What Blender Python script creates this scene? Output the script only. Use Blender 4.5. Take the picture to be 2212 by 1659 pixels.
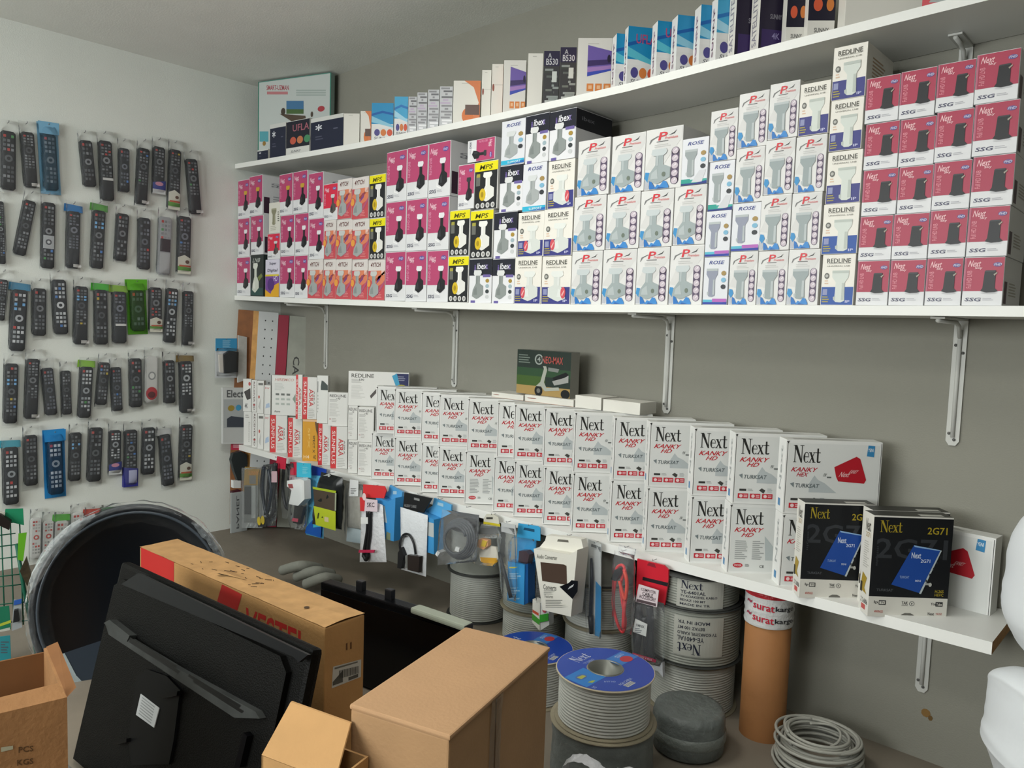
import bpy, bmesh, math, random
from mathutils import Vector, Matrix
rnd = random.Random(7)
SC = bpy.context.scene
for o in list(bpy.data.objects):
    bpy.data.objects.remove(o, do_unlink=True)

# ------------------------------------------------------------------ camera, world, light, exposure
W, H, F = 2212.0, 1659.0, 1660.0
YAW, PIT, ROL = (math.radians(a) for a in (42.6, -4.55, 1.9))
CAM = Vector((3.9, -2.3, 1.17))
FW = Vector((-math.sin(YAW) * math.cos(PIT), math.cos(YAW) * math.cos(PIT), math.sin(PIT)))
_r0 = Vector((math.cos(YAW), math.sin(YAW), 0)); _u0 = _r0.cross(FW)
RT = math.cos(ROL) * _r0 + math.sin(ROL) * _u0
UP = math.cos(ROL) * _u0 - math.sin(ROL) * _r0
cd = bpy.data.cameras.new('camera'); cam = bpy.data.objects.new('camera', cd)
SC.collection.objects.link(cam)
cd.sensor_width = 36.0; cd.sensor_fit = 'HORIZONTAL'; cd.lens = 36.0 * F / W; cd.clip_start = 0.02
cam.matrix_world = Matrix(((RT.x, UP.x, -FW.x, CAM.x), (RT.y, UP.y, -FW.y, CAM.y), (RT.z, UP.z, -FW.z, CAM.z), (0, 0, 0, 1)))
SC.camera = cam
CEIL = 2.385
wd = bpy.data.worlds.new('world'); SC.world = wd; wd.use_nodes = True
wd.node_tree.nodes['Background'].inputs[0].default_value = (0.9, 0.95, 0.95, 1)
wd.node_tree.nodes['Background'].inputs[1].default_value = 0.3
SC.view_settings.view_transform = 'Standard'; SC.view_settings.look = 'None'
SC.view_settings.gamma = 1.0; SC.view_settings.use_curve_mapping = False
SC.view_settings.exposure = 0.62
LAMP_E = 11.0          # emission of the ceiling fixture's diffuser
LAMP_POS = (2.25, -1.42)
WIN_E = 8.0            # daylight through the shop window behind the camera

# ------------------------------------------------------------------ pixel helpers (layout measured on the photograph)
def ray(x, y): return FW + RT * ((x - W / 2) / F) - UP * ((y - H / 2) / F)
def oY(x, y, Y): d = ray(x, y); return CAM + d * ((Y - CAM.y) / d.y)
def oX(x, y, X): d = ray(x, y); return CAM + d * ((X - CAM.x) / d.x)
def oZ(x, y, Z): d = ray(x, y); return CAM + d * ((Z - CAM.z) / d.z)
def oD(x, y, D): return CAM + ray(x, y) * D

# ------------------------------------------------------------------ materials
_m = {}
def s2l(c): return c / 12.92 if c <= 0.04045 else ((c + 0.055) / 1.055) ** 2.4
def rgb(h): return tuple(s2l(int(h[i:i + 2], 16) / 255.0) for i in (0, 2, 4)) + (1,)
def M(h, rough=0.45, kind='paper', metal=0.0, alpha=None, bump=0.0, bscale=60.0, var=0.0, vscale=6.0, emit=None):
    key = (h, rough, kind, metal, alpha, bump, bscale, var, vscale, emit)
    if key in _m: return _m[key]
    m = bpy.data.materials.new(kind + '_' + h); m.use_nodes = True
    nt = m.node_tree; N = nt.nodes; L = nt.links
    b = N['Principled BSDF']
    if kind in ('print', 'carton') and alpha is None:      # printed board reflects a little less than its swatch
        col = tuple(v * .92 for v in rgb(h)[:3]) + (1,)
    else: col = rgb(h)
    b.inputs['Base Color'].default_value = col; b.inputs['Roughness'].default_value = rough
    b.inputs['Metallic'].default_value = metal
    b.inputs['Specular IOR Level'].default_value = 0.12 if kind.startswith('tv') else 0.3
    if var or bump:
        tc = N.new('ShaderNodeTexCoord')
    if var:
        n = N.new('ShaderNodeTexNoise'); n.inputs['Scale'].default_value = vscale; n.inputs['Detail'].default_value = 6
        L.new(tc.outputs['Object'], n.inputs['Vector'])
        mr = N.new('ShaderNodeMapRange'); mr.inputs[1].default_value = 0.3; mr.inputs[2].default_value = 0.7
        mr.inputs[3].default_value = 1 - var; mr.inputs[4].default_value = 1 + var * 0.6
        L.new(n.outputs['Fac'], mr.inputs[0])
        mx = N.new('ShaderNodeVectorMath'); mx.operation = 'SCALE'; mx.inputs[0].default_value = rgb(h)[:3]
        L.new(mr.outputs[0], mx.inputs['Scale']); L.new(mx.outputs[0], b.inputs['Base Color'])
    if bump:
        n2 = N.new('ShaderNodeTexNoise'); n2.inputs['Scale'].default_value = bscale; n2.inputs['Detail'].default_value = 4
        L.new(tc.outputs['Object'], n2.inputs['Vector'])
        bp = N.new('ShaderNodeBump'); bp.inputs['Strength'].default_value = bump; bp.inputs['Distance'].default_value = 0.01
        L.new(n2.outputs['Fac'], bp.inputs['Height']); L.new(bp.outputs[0], b.inputs['Normal'])
    if alpha is not None:
        t = N.new('ShaderNodeBsdfTransparent'); g = N.new('ShaderNodeBsdfGlossy'); g.inputs['Roughness'].default_value = rough
        g.inputs['Color'].default_value = (.9, .93, .95, 1)
        m1 = N.new('ShaderNodeMixShader'); m2 = N.new('ShaderNodeMixShader'); m2.inputs[0].default_value = alpha
        fr = N.new('ShaderNodeFresnel'); fr.inputs[0].default_value = 1.16
        L.new(fr.outputs[0], m1.inputs[0]); L.new(t.outputs[0], m1.inputs[1]); L.new(g.outputs[0], m1.inputs[2])
        if bump: L.new(bp.outputs[0], g.inputs['Normal'])
        L.new(m1.outputs[0], m2.inputs[1]); L.new(b.outputs[0], m2.inputs[2])
        L.new(m2.outputs[0], N['Material Output'].inputs[0])
    if emit:
        b.inputs['Emission Color'].default_value = rgb(h); b.inputs['Emission Strength'].default_value = emit
    _m[key] = m
    return m
def PR(h): return M(h, 0.42, 'print')
FILM = lambda h='dfe6ea', a=0.035: M(h, 0.13, 'clear_film', alpha=a, bump=0.9, bscale=45.0)

# ------------------------------------------------------------------ mesh builder
class Fr:
    """A flat working frame: origin, x to the right, z up the face, y into the thing."""
    def __init__(s, o, ex, ez=(0, 0, 1)):
        s.o = Vector(o); s.ex = Vector(ex).normalized(); ez = Vector(ez)
        s.ey = ez.cross(s.ex).normalized(); s.ez = s.ex.cross(s.ey).normalized()
    def mat(s):
        a, b, c, o = s.ex, s.ey, s.ez, s.o
        return Matrix(((a.x, b.x, c.x, o.x), (a.y, b.y, c.y, o.y), (a.z, b.z, c.z, o.z), (0, 0, 0, 1)))
    def px(s, x, y, off=0.0):
        d = ray(x, y); p0 = s.o + s.ey * off
        t = (p0 - CAM).dot(s.ey) / d.dot(s.ey); p = CAM + d * t - s.o
        return (p.dot(s.ex), p.dot(s.ez))
    def P(s, pts, off=0.0): return [s.px(x, y, off) for x, y in pts]
_glyph = {}
def glyphs(txt):
    if txt in _glyph: return _glyph[txt]
    c = bpy.data.curves.new('t', 'FONT'); c.body = txt; c.resolution_u = 2; c.offset = .014
    o = bpy.data.objects.new('t', c); SC.collection.objects.link(o)
    dg = bpy.context.evaluated_depsgraph_get(); me = o.evaluated_get(dg).to_mesh()
    vs = [(v.co.x, v.co.y) for v in me.vertices]; fs = [tuple(p.vertices) for p in me.polygons]
    bpy.data.objects.remove(o, do_unlink=True); bpy.data.curves.remove(c)
    if vs:
        x0 = min(v[0] for v in vs); x1 = max(v[0] for v in vs); y0 = min(v[1] for v in vs); y1 = max(v[1] for v in vs)
        vs = [((x - x0) / max(x1 - x0, 1e-6), (y - y0) / max(y1 - y0, 1e-6)) for x, y in vs]
    _glyph[txt] = (vs, fs); return _glyph[txt]
def _ser():
    R = lambda a, b, c, d: [(a, b), (c, b), (c, d), (a, d)]
    P = [R(.10, .03, .155, .96), R(.02, 0, .24, .035), R(0, .965, .2, 1), [(.05, 1), (.25, 1), (.64, .06), (.64, -.02), (.56, -.02)],
         R(.585, .0, .635, .97), R(.47, .965, .75, 1)]
    cx, cy, rx, ry = .93, .3, .2, .32; n = 14
    for i in range(n):
        a0 = math.radians(15 + 300 * i / n); a1 = math.radians(15 + 300 * (i + 1) / n)
        def q(a, k): th = .045 + .07 * max(0, -math.cos(a)); return (cx + (rx - k * th) * math.cos(a), cy + (ry - k * .045) * math.sin(a))
        P.append([q(a0, 0), q(a1, 0), q(a1, 1), q(a0, 1)])
    P += [R(.77, .31, 1.12, .36), [(1.15, .6), (1.28, .6), (1.55, 0), (1.42, 0)], [(1.47, .6), (1.52, .6), (1.2, 0), (1.14, 0)],
          R(1.1, .57, 1.32, .61), R(1.4, .57, 1.58, .61), R(1.07, 0, 1.26, .035), R(1.36, 0, 1.6, .035),
          R(1.68, .06, 1.79, .84), R(1.58, .56, 1.93, .61), [(1.68, .1), (1.72, 0), (1.9, .0), (1.98, .1), (1.79, .07)]]
    return [[(x / 2.0, y) for x, y in p] for p in P]
SERIF = _ser()

class MB:
    def __init__(s): s.v = []; s.f = []; s.m = []; s.sm = []; s.mats = []
    def mi(s, m):
        if isinstance(m, str): m = PR(m)
        if m not in s.mats: s.mats.append(m)
        return s.mats.index(m)
    def raw(s, vs, fs, m, smooth=False):
        b = len(s.v); s.v += [tuple(v) for v in vs]; k = s.mi(m)
        for f in fs: s.f.append(tuple(i + b for i in f)); s.m.append(k); s.sm.append(smooth)
        return s
    def box(s, a, b, m):
        (x0, y0, z0), (x1, y1, z1) = a, b
        return s.raw([(x0, y0, z0), (x1, y0, z0), (x1, y1, z0), (x0, y1, z0), (x0, y0, z1), (x1, y0, z1), (x1, y1, z1), (x0, y1, z1)],
                     [(0, 1, 5, 4), (1, 2, 6, 5), (2, 3, 7, 6), (3, 0, 4, 7), (4, 5, 6, 7), (3, 2, 1, 0)], m)
    def cbox(s, a, b, m, c=.003):      # box with chamfered edges
        bm = bmesh.new(); bmesh.ops.create_cube(bm, size=1)
        d = [b[i] - a[i] for i in range(3)]
        for v in bm.verts: v.co = Vector([a[i] + (v.co[i] + .5) * d[i] for i in range(3)])
        bmesh.ops.bevel(bm, geom=bm.edges[:], offset=min(c, min(d) * .4), segments=2, affect='EDGES', profile=.6)
        bm.verts.index_update()
        s.raw([v.co[:] for v in bm.verts], [[v.index for v in f.verts] for f in bm.faces], m); bm.free(); return s
    def prism(s, pts, y0, y1, m, ms=None):   # pts in (x,z), y0 front, y1 back
        if sum(pts[i][0] * pts[(i + 1) % len(pts)][1] - pts[(i + 1) % len(pts)][0] * pts[i][1] for i in range(len(pts))) < 0: pts = pts[::-1]
        n = len(pts); v = [(x, y0, z) for x, z in pts] + [(x, y1, z) for x, z in pts]
        s.raw(v, [tuple(range(n)), tuple(range(2 * n - 1, n - 1, -1))], m)
        return s.raw(v, [(i, i + n, (i + 1) % n + n, (i + 1) % n) for i in range(n)], ms or m)
    def flat(s, pts, y, m):
        if sum(pts[i][0] * pts[(i + 1) % len(pts)][1] - pts[(i + 1) % len(pts)][0] * pts[i][1] for i in range(len(pts))) < 0: pts = pts[::-1]
        return s.raw([(x, y, z) for x, z in pts], [tuple(range(len(pts)))], m)
    def disc(s, cx, cz, rx, rz, y, m, n=20): return s.flat([(cx + rx * math.cos(6.2832 * i / n), cz + rz * math.sin(6.2832 * i / n)) for i in range(n)], y, m)
    def text(s, t, q, y, m):     # q: four (x,z) corners bl,br,tr,tl of the lettering
        vs, fs = glyphs(t); a, b, c, d = q
        s.raw([((1 - u) * (1 - w) * a[0] + u * (1 - w) * b[0] + u * w * c[0] + (1 - u) * w * d[0], y,
                (1 - u) * (1 - w) * a[1] + u * (1 - w) * b[1] + u * w * c[1] + (1 - u) * w * d[1]) for u, w in vs], fs, m); return s
    def serif(s, q, y, m):
        a, b, c, d = q
        for p in SERIF:
            s.flat([((1 - u) * (1 - w) * a[0] + u * (1 - w) * b[0] + u * w * c[0] + (1 - u) * w * d[0],
                     (1 - u) * (1 - w) * a[1] + u * (1 - w) * b[1] + u * w * c[1] + (1 - u) * w * d[1]) for u, w in p], y, m)
        return s
    def tube(s, pts, r, m, n=8, cap=True, closed=False):
        pts = [Vector(p) for p in pts]; k = len(pts); rs = r if isinstance(r, (list, tuple)) else [r] * k
        rings = []; up = Vector((0, 0, 1)); prev = None
        for i, p in enumerate(pts):
            t = (pts[(i + 1) % k] - pts[i - 1]) if closed else (pts[min(i + 1, k - 1)] - pts[max(i - 1, 0)])
            t.normalize()
            if prev is None: a = t.orthogonal().normalized()
            else:
                a = prev - t * prev.dot(t); a = a.normalized() if a.length > 1e-6 else t.orthogonal().normalized()
            prev = a; b = t.cross(a)
            rings.append([p + (a * math.cos(6.2832 * j / n) + b * math.sin(6.2832 * j / n)) * rs[i] for j in range(n)])
        vs = [v[:] for rg in rings for v in rg]; fs = []
        for i in range(k if closed else k - 1):
            for j in range(n): A = i * n; B = ((i + 1) % k) * n; fs.append((A + j, A + (j + 1) % n, B + (j + 1) % n, B + j))
        if cap and not closed: fs += [tuple(range(n))[::-1], tuple((k - 1) * n + j for j in range(n))]
        return s.raw(vs, fs, m, True)
    def lathe(s, prof, c, m, n=40, smooth=True, axis='z'):
        vs = []; fs = []
        for r, z in prof:
            for j in range(n):
                a = 6.2832 * j / n
                vs.append((c[0] + r * math.cos(a), c[1] + r * math.sin(a), c[2] + z) if axis == 'z' else (c[0] + r * math.cos(a), c[1] + z, c[2] + r * math.sin(a)))
        for i in range(len(prof) - 1):
            for j in range(n): fs.append((i * n + j, i * n + (j + 1) % n, (i + 1) * n + (j + 1) % n, (i + 1) * n + j))
        return s.raw(vs, fs, m, smooth)
    def pillow(s, q, th, m, n=10, crk=.0015, seed=1, yc=0.0, edge=.15):   # puffed sheet between 4 corners bl,br,tr,tl
        r = random.Random(seed); a, b, c, d = q; vs = []; fs = []
        for side in (-1, 1):
            for i in range(n + 1):
                for j in range(n + 1):
                    u, w = i / n, j / n
                    x = (1 - u) * (1 - w) * a[0] + u * (1 - w) * b[0] + u * w * c[0] + (1 - u) * w * d[0]
                    z = (1 - u) * (1 - w) * a[1] + u * (1 - w) * b[1] + u * w * c[1] + (1 - u) * w * d[1]
                    e = min(1, min(u, 1 - u) / edge) * min(1, min(w, 1 - w) / edge)
                    vs.append((x, yc + side * (th / 2 * math.sin(e * 1.5708) + (r.uniform(-crk, crk) if e > 0 else 0) + .0002), z))
        k = (n + 1) ** 2
        for i in range(n):
            for j in range(n):
                p = i * (n + 1) + j; fs.append((p, p + n + 1, p + n + 2, p + 1)); fs.append((k + p, k + p + 1, k + p + n + 2, k + p + n + 1))
        return s.raw(vs, fs, m, True)
    def obj(s, name, parent=None, loc=None, mw=None):
        me = bpy.data.meshes.new(name); me.from_pydata(s.v, [], s.f)
        for m in s.mats: me.materials.append(m)
        me.polygons.foreach_set('material_index', s.m); me.polygons.foreach_set('use_smooth', s.sm); me.update()
        o = bpy.data.objects.new(name, me); SC.collection.objects.link(o)
        if mw is not None: o.matrix_world = mw
        if loc is not None: o.location = loc
        if parent is not None: o.parent = parent
        return o
def tag(o, label, cat, group=None):
    o['label'] = label; o['category'] = cat
    if group: o['group'] = group
    return o
def empty(name, label, cat, group=None, mw=None, loc=None):
    o = bpy.data.objects.new(name, None); SC.collection.objects.link(o); o.empty_display_size = .02
    if mw is not None: o.matrix_world = mw
    if loc is not None: o.location = loc
    return tag(o, label, cat, group)
def struct(o): o['kind'] = 'structure'; return o
def ordn(i): return ('first second third fourth fifth sixth seventh eighth ninth tenth eleventh twelfth thirteenth fourteenth fifteenth').split()[i]
# ------------------------------------------------------------------ room shell
DULL = M('5c5a55', .85, 'shop_wall', var=.1, vscale=2)
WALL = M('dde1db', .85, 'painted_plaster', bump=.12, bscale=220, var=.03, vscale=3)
XR, YF = 5.4, -4.6
struct(MB().box((-.1, YF, -.1), (XR, 0.1, 0), M('7f776b', .55, 'floor_tile', bump=.1, bscale=30, var=.12, vscale=4)).obj('floor'))
struct(MB().box((-.1, YF - .1, CEIL), (XR + .1, .1, CEIL + .1), M('e0e2dd', .9, 'ceiling_paint', bump=.1, bscale=150, var=.03)).obj('ceiling'))
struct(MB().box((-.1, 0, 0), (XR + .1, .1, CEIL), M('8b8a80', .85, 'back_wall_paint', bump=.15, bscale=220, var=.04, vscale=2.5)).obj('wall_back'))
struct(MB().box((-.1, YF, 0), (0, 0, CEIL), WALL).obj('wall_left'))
struct(MB().box((XR, YF, 0), (XR + .1, 0, CEIL), DULL).obj('wall_right'))
# front wall with the shop window (behind the camera)
wb = MB().box((-.1, YF - .1, 0), (XR + .1, YF, .9), DULL).box((-.1, YF - .1, 2.15), (XR + .1, YF, CEIL), DULL)
wb.box((-.1, YF - .1, .9), (.7, YF, 2.15), DULL).box((3.6, YF - .1, .9), (XR + .1, YF, 2.15), DULL)
struct(wb.obj('wall_front'))
wf = struct(MB().box((.7, YF - .07, .9), (3.6, YF - .02, .96), M('e4e4e0', .4)).box((.7, YF - .07, 2.09), (3.6, YF - .02, 2.15), M('e4e4e0', .4))
            .box((.7, YF - .07, .96), (.76, YF - .02, 2.09), M('e4e4e0', .4)).box((3.54, YF - .07, .96), (3.6, YF - .02, 2.09), M('e4e4e0', .4))
            .box((2.12, YF - .07, .96), (2.18, YF - .02, 2.09), M('e4e4e0', .4)).obj('window_1'))
wl = bpy.data.lights.new('window_daylight', 'AREA'); wl.shape = 'RECTANGLE'; wl.size = 2.8; wl.size_y = 1.15; wl.energy = 10 * WIN_E; wl.color = (.97, 1, .98)
wo = bpy.data.objects.new('window_daylight', wl); SC.collection.objects.link(wo); wo.location = (2.15, YF - .12, 1.52); wo.rotation_euler = (math.radians(90), 0, 0)
# ceiling fixtures: batten with a diffuser; second one unseen, added to light box fronts
for i, (lx, ly) in enumerate((LAMP_POS, (LAMP_POS[0] + 1.4, LAMP_POS[1] - 1.1))):
    t = empty('ceiling_light', ('square ceiling light panel nearest the shelves' if i == 0 else 'added square ceiling light panel behind, lighting the box fronts'), 'ceiling light', 'ceiling light panels', loc=(lx, ly, CEIL))
    MB().box((-.31, -.31, -.022), (.31, -.28, 0), M('e6e6e2', .4)).box((-.31, .28, -.022), (.31, .31, 0), M('e6e6e2', .4)).box((-.31, -.28, -.022), (-.28, .28, 0), M('e6e6e2', .4)).box((.28, -.28, -.022), (.31, .28, 0), M('e6e6e2', .4)).obj('frame', t)
    MB().box((-.28, -.28, -.012), (.28, .28, -.002), M('fffdf6', .4, 'lit_diffuser', emit=LAMP_E)).obj('diffuser', t)

# ------------------------------------------------------------------ shelves
WHITE = M('e3e4e0', .38, 'melamine', var=.02, vscale=3)
def zlerp(tab, x):
    if x <= tab[0][0]: return tab[0][1]
    for (a, b), (c, d) in zip(tab, tab[1:]):
        if x <= c: return b + (d - b) * (x - a) / (c - a)
    return tab[-1][1]
TOPZ = [(0, 1.932), (.45, 1.918), (1.18, 1.898), (1.9, 1.893), (2.46, 1.896), (2.86, 1.912), (3.46, 1.928), (3.72, 1.934)]
MIDZ = [(0, 1.243), (.7, 1.229), (1.5, 1.218), (2.19, 1.213), (2.9, 1.217), (3.6, 1.221)]
LOWZ = [(0, .440), (1.5, .434), (2.5, .436), (3.6, .445)]
TH_T, TH_M, TH_L = .024, .024, .030
def shelf(name, tab, th, x0, x1, label, notch=0):
    b = MB(); n = 24; core = M('b58a5c', .8, 'chipboard', var=.25, vscale=120); vs = []
    for i in range(n + 1):
        x = x0 + (x1 - x0) * i / n; z = zlerp(tab, x); xb = max(x, notch)
        vs += [(x, -.276, z), (x, -.276, z + th), (xb, -.004, z), (xb, -.004, z + th)]
    fs = []
    for i in range(n):
        a = 4 * i; c = a + 4
        fs += [(a, c, c + 1, a + 1), (a + 1, c + 1, c + 3, a + 3), (a + 2, a + 3, c + 3, c + 2), (a, a + 2, c + 2, c)]
    b.raw(vs, fs, WHITE); b.raw(vs[:4], [(0, 1, 3, 2)], WHITE)
    b.raw(vs[-4:], [(0, 2, 3, 1)], core)
    return tag(b.obj(name), label, 'shelf', 'white wall shelves')
shelf('wall_shelf', TOPZ, TH_T, .004, 3.72, 'topmost long white shelf board just under the ceiling')
shelf('wall_shelf', MIDZ, TH_M, .004, 3.575, 'middle long white shelf board holding the pink and white boxes')
shelf('wall_shelf', LOWZ, TH_L, .05, 3.565, 'lowest white shelf board with bare chipboard end at the right', notch=.27)
# L brackets (pressed steel, white)
BRK = M('c3c4bf', .5, 'bracket_enamel')
def bracket(x, zt, label, h=.33, arm=.24):
    t = empty('shelf_bracket', label, 'bracket', 'shelf brackets', loc=(x, 0, zt))
    b = MB()
    b.prism([(-.016, -h), (-.008, -h - .012), (.008, -h - .012), (.016, -h), (.016, 0), (-.016, 0)], -.006, -.001, BRK)
    b.tube([(0, -.008, -h + .01), (0, -.009, -.03)], .0055, BRK, 8)
    b.obj('wall_arm', t)
    c = MB(); c.box((-.016, -arm, -.006), (.016, -.001, -.001), BRK)
    c.tube([(0, -.012, -.05), (0, -.03, -.02), (0, -.06, -.011), (0, .005 - arm, -.010)], .0055, BRK, 8); c.obj('shelf_arm', t)
    s = MB()
    for dx, z in ((-.009, -.07), (.009, -.09), (-.009, -h + .02), (.004, -h + .004)):
        s.lathe([(0, 0), (.004, 0), (.004, .002), (0, .002)], (dx, -.0085, z), M('5a5a58', .4, 'screw'), 8, axis='y')
    s.obj('screw', t)
for nm, tab, zh in (('middle', MIDZ, .32),):
    for k, pxx in enumerate((706, 986, 1450, 2078)):
        x = oY(pxx, 700, 0).x
        bracket(x, zlerp(tab, x), '%s pale bracket from the left under the middle shelf' % ordn(k), (.19, .255, .315, .325)[k] if False else .325)
for k, pxx in enumerate((1998,)):
    x = oY(pxx, 1400, 0).x; bracket(x, zlerp(LOWZ, x), 'pale wall bracket under the right end of the lowest shelf', .24)
for k, pxx in enumerate((1290, 2085)):
    x = oY(pxx, 150, 0).x; bracket(x, zlerp(TOPZ, x), ('pale bracket under the top shelf behind the tall black boxes', 'pale bracket under the top shelf above the large crimson stack')[k], .3, .12)
# plaster marks on the back wall
tag(MB().disc(0, 0, .012, .012, -.0006, '8a6a3c', 9).disc(.012, -.01, .006, .008, -.0008, '6e542e', 7).obj('wall_plug', loc=oY(2000, 1540, -.0005)), 'small brown plug hole in the wall under the lowest shelf', 'wall plug')

# ------------------------------------------------------------------ printed carton templates (unit box: x right, y into the box, z up)
class Card:
    """Unit carton; artwork is laid on its faces in 0..1 face coordinates."""
    def __init__(s, body='dcdcd8', c=.012, dims=(.08, .1, .14)):
        s.b = MB(); s.d = dims
        s.b.cbox((0, 0, 0), (1, 1, 1), M(body, .42, 'carton'), c)
    def e(s, k): return .00035 * k
    def flat(s, pts, m, k=1, face='F'):
        e = s.e(k)
        if face == 'F': s.b.flat(pts, -e / s.d[1], m)
        else:
            if sum(pts[i][0] * pts[(i + 1) % len(pts)][1] - pts[(i + 1) % len(pts)][0] * pts[i][1] for i in range(len(pts))) < 0: pts = pts[::-1]
            if face == 'R': v = [(1 + e / s.d[0], u, w) for u, w in pts]
            elif face == 'L': v = [(-e / s.d[0], 1 - u, w) for u, w in pts]
            else: v = [(u, w, 1 + e / s.d[2]) for u, w in pts]
            s.b.raw(v, [tuple(range(len(v)))], m)
        return s
    def R(s, a, b, c, d, m, k=1, face='F', sh=0): return s.flat([(a, b), (c, b), (c + sh, d), (a + sh, d)], m, k, face)
    def O(s, cu, cv, ru, rv, m, k=1, n=18, face='F'): return s.flat([(cu + ru * math.cos(6.2832 * i / n), cv + rv * math.sin(6.2832 * i / n)) for i in range(n)], m, k, face)
    def T(s, t, a, b, c, d, m, k=2, sh=0, face='F', rot=False):
        q = [(a, b), (c, b), (c + sh, d), (a + sh, d)] if not rot else ([(a, d), (a, b), (c, b), (c, d)] if rot == -1 else [(c, b), (c, d), (a, d), (a, b)])
        if face == 'F': s.b.text(t, q, -s.e(k) / s.d[1], m)
        else:
            vs, fs = glyphs(t); p0, p1, p2, p3 = q; out = []
            for u, w in vs:
                x = (1 - u) * (1 - w) * p0[0] + u * (1 - w) * p1[0] + u * w * p2[0] + (1 - u) * w * p3[0]
                z = (1 - u) * (1 - w) * p0[1] + u * (1 - w) * p1[1] + u * w * p2[1] + (1 - u) * w * p3[1]
                out.append((1 + s.e(k) / s.d[0], x, z) if face == 'R' else (-s.e(k) / s.d[0], 1 - x, z) if face == 'L' else (x, z, 1 + s.e(k) / s.d[2]))
            s.b.raw(out, fs, m)
        return s
    def N(s, a, b, c, d, m, k=2): s.b.serif([(a, b), (c, b), (c, d), (a, d)], -s.e(k) / s.d[1], m); return s
    def lines(s, a, b, c, d, n, m, k=1, face='F', seed=3):
        r = random.Random(seed); h = (d - b) / n
        for i in range(n): s.R(a, d - (i + .6) * h, a + (c - a) * r.uniform(.55, 1), d - (i + .15) * h, m, k, face)
        return s
    def lnb(s, cx, cy, w, h, cap, body, mir=False, k=2, cap_h=.16, hi=None, feed='round'):
        f = -1 if mir else 1
        P = lambda pts, m, kk: s.flat([(cx + f * x * w, cy + z * h) for x, z in pts], m, kk)
        P([(-.42, .05), (-.36, .28), (-.12, .52), (-.12, .85), (.2, .85), (.2, .52), (.5, .42), (.5, .12), (.1, -.02), (-.05, -.05)], body, k)
        P([(-.30, .86), (-.26, 1.0), (.30, 1.0), (.36, .92), (.30, .84), (.22, .80), (-.20, .80)], cap, k + 1)
        if hi: P([(-.08, .5), (-.08, .8), (.0, .8), (.0, .5)], hi, k + 1); P([(-.3, .1), (-.26, .28), (-.05, .4), (.02, .1)], hi, k + 1)
        return s
    def tall(s, cx, cy, w, h, col, dark, k=2):     # straight single feed with a wide collar
        P = lambda pts, m, kk: s.flat([(cx + x * w, cy + z * h) for x, z in pts], m, kk)
        P([(-.3, 0), (-.26, .62), (-.5, .8), (-.5, 1), (.5, 1), (.5, .8), (.28, .62), (.32, 0), (.1, -.06), (-.2, -.05)], col, k)
        P([(-.5, .93), (-.5, 1.02), (.5, 1.02), (.5, .93)], dark, k + 1); P([(.12, .02), (.12, .6), (.26, .6), (.28, .02)], dark, k + 1)
        P([(-.36, .02), (-.38, .12), (-.24, .16), (-.24, .0)], dark, k + 1)
        return s
    def done(s): return s.b
_tpl = {}
def T_pink(cap='e8e6ea', base='b84a72', black='27282b', body='dfe0e2'):
    c = Card(body)
    c.R(.02, .33, .985, .985, base, 1)
    c.T('Next', .09, .80, .40, .90, 'f2c4d4', 2, sh=.03); c.T('Sky', .22, .755, .42, .83, 'f2d4de', 3)
    c.O(.78, .855, .13, .045, '6a4f9a', 2); c.T('FHD', .68, .83, .87, .875, 'cfd0ea', 3, sh=.02)
    c.T('Full HD LNB', .06, .42, .17, .73, 'de93b0', 2, rot=1)
    c.lnb(.66, .2, .42, .5, cap, black, hi='3a3c40')
    c.flat([(.42, .32), (.45, .2), (.62, .16), (.6, .14), (.4, .18)], 'f4f4f4', 2)
    c.T('SSG', .06, .075, .36, .14, '3a3b55', 2, sh=.02); c.lines(.42, .08, .72, .13, 2, 'b5b6bc', 1)
    c.T('FHD', .25, .72, .6, .82, '8a8c92', 1, face='R', rot=1); c.lines(.3, .2, .8, .5, 5, 'a9abb0', 1, 'R'); c.R(.04, .05, .2, .45, '45303f', 1, 'R')
    return c.done()
def T_pinkwide():
    c = Card('dfe0e2'); c.R(.01, .30, .99, .985, 'ab3c54', 1); c.R(.01, .30, .06, .985, 'b8647a', 2)
    c.T('Next', .10, .80, .40, .93, 'f0c0c6', 2, sh=.04); c.T('Sky', .28, .74, .46, .80, 'f3cdd2', 2)
    c.O(.83, .84, .11, .045, '6a5590', 2); c.T('FHD', .74, .815, .92, .865, 'cfd0e6', 3, sh=.02)
    c.T('Full HD LNB', .09, .36, .22, .72, 'dc8a98', 2, rot=1)
    c.flat([(.45, .30), (.5, .36), (.53, .70), (.56, .72), (.80, .72), (.80, .36), (.88, .30), (.8, .28), (.6, .27)], '232427', 3)
    c.R(.54, .69, .80, .715, '3c3e42', 4); c.flat([(.75, .64), (.84, .69), (.84, .66), (.77, .61)], 'a49c8e', 4)
    c.T('SSG', .07, .09, .46, .165, '4a4a66', 2, sh=.03); c.lines(.52, .1, .85, .16, 2, 'b2b2b8', 1); c.O(.66, .26, .2, .02, 'c4c5c8', 1)
    c.R(.05, .05, .2, .5, '4a3040', 1, 'R'); c.lines(.3, .2, .8, .5, 5, 'a9a49c', 1, 'R')
    return c.done()
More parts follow.
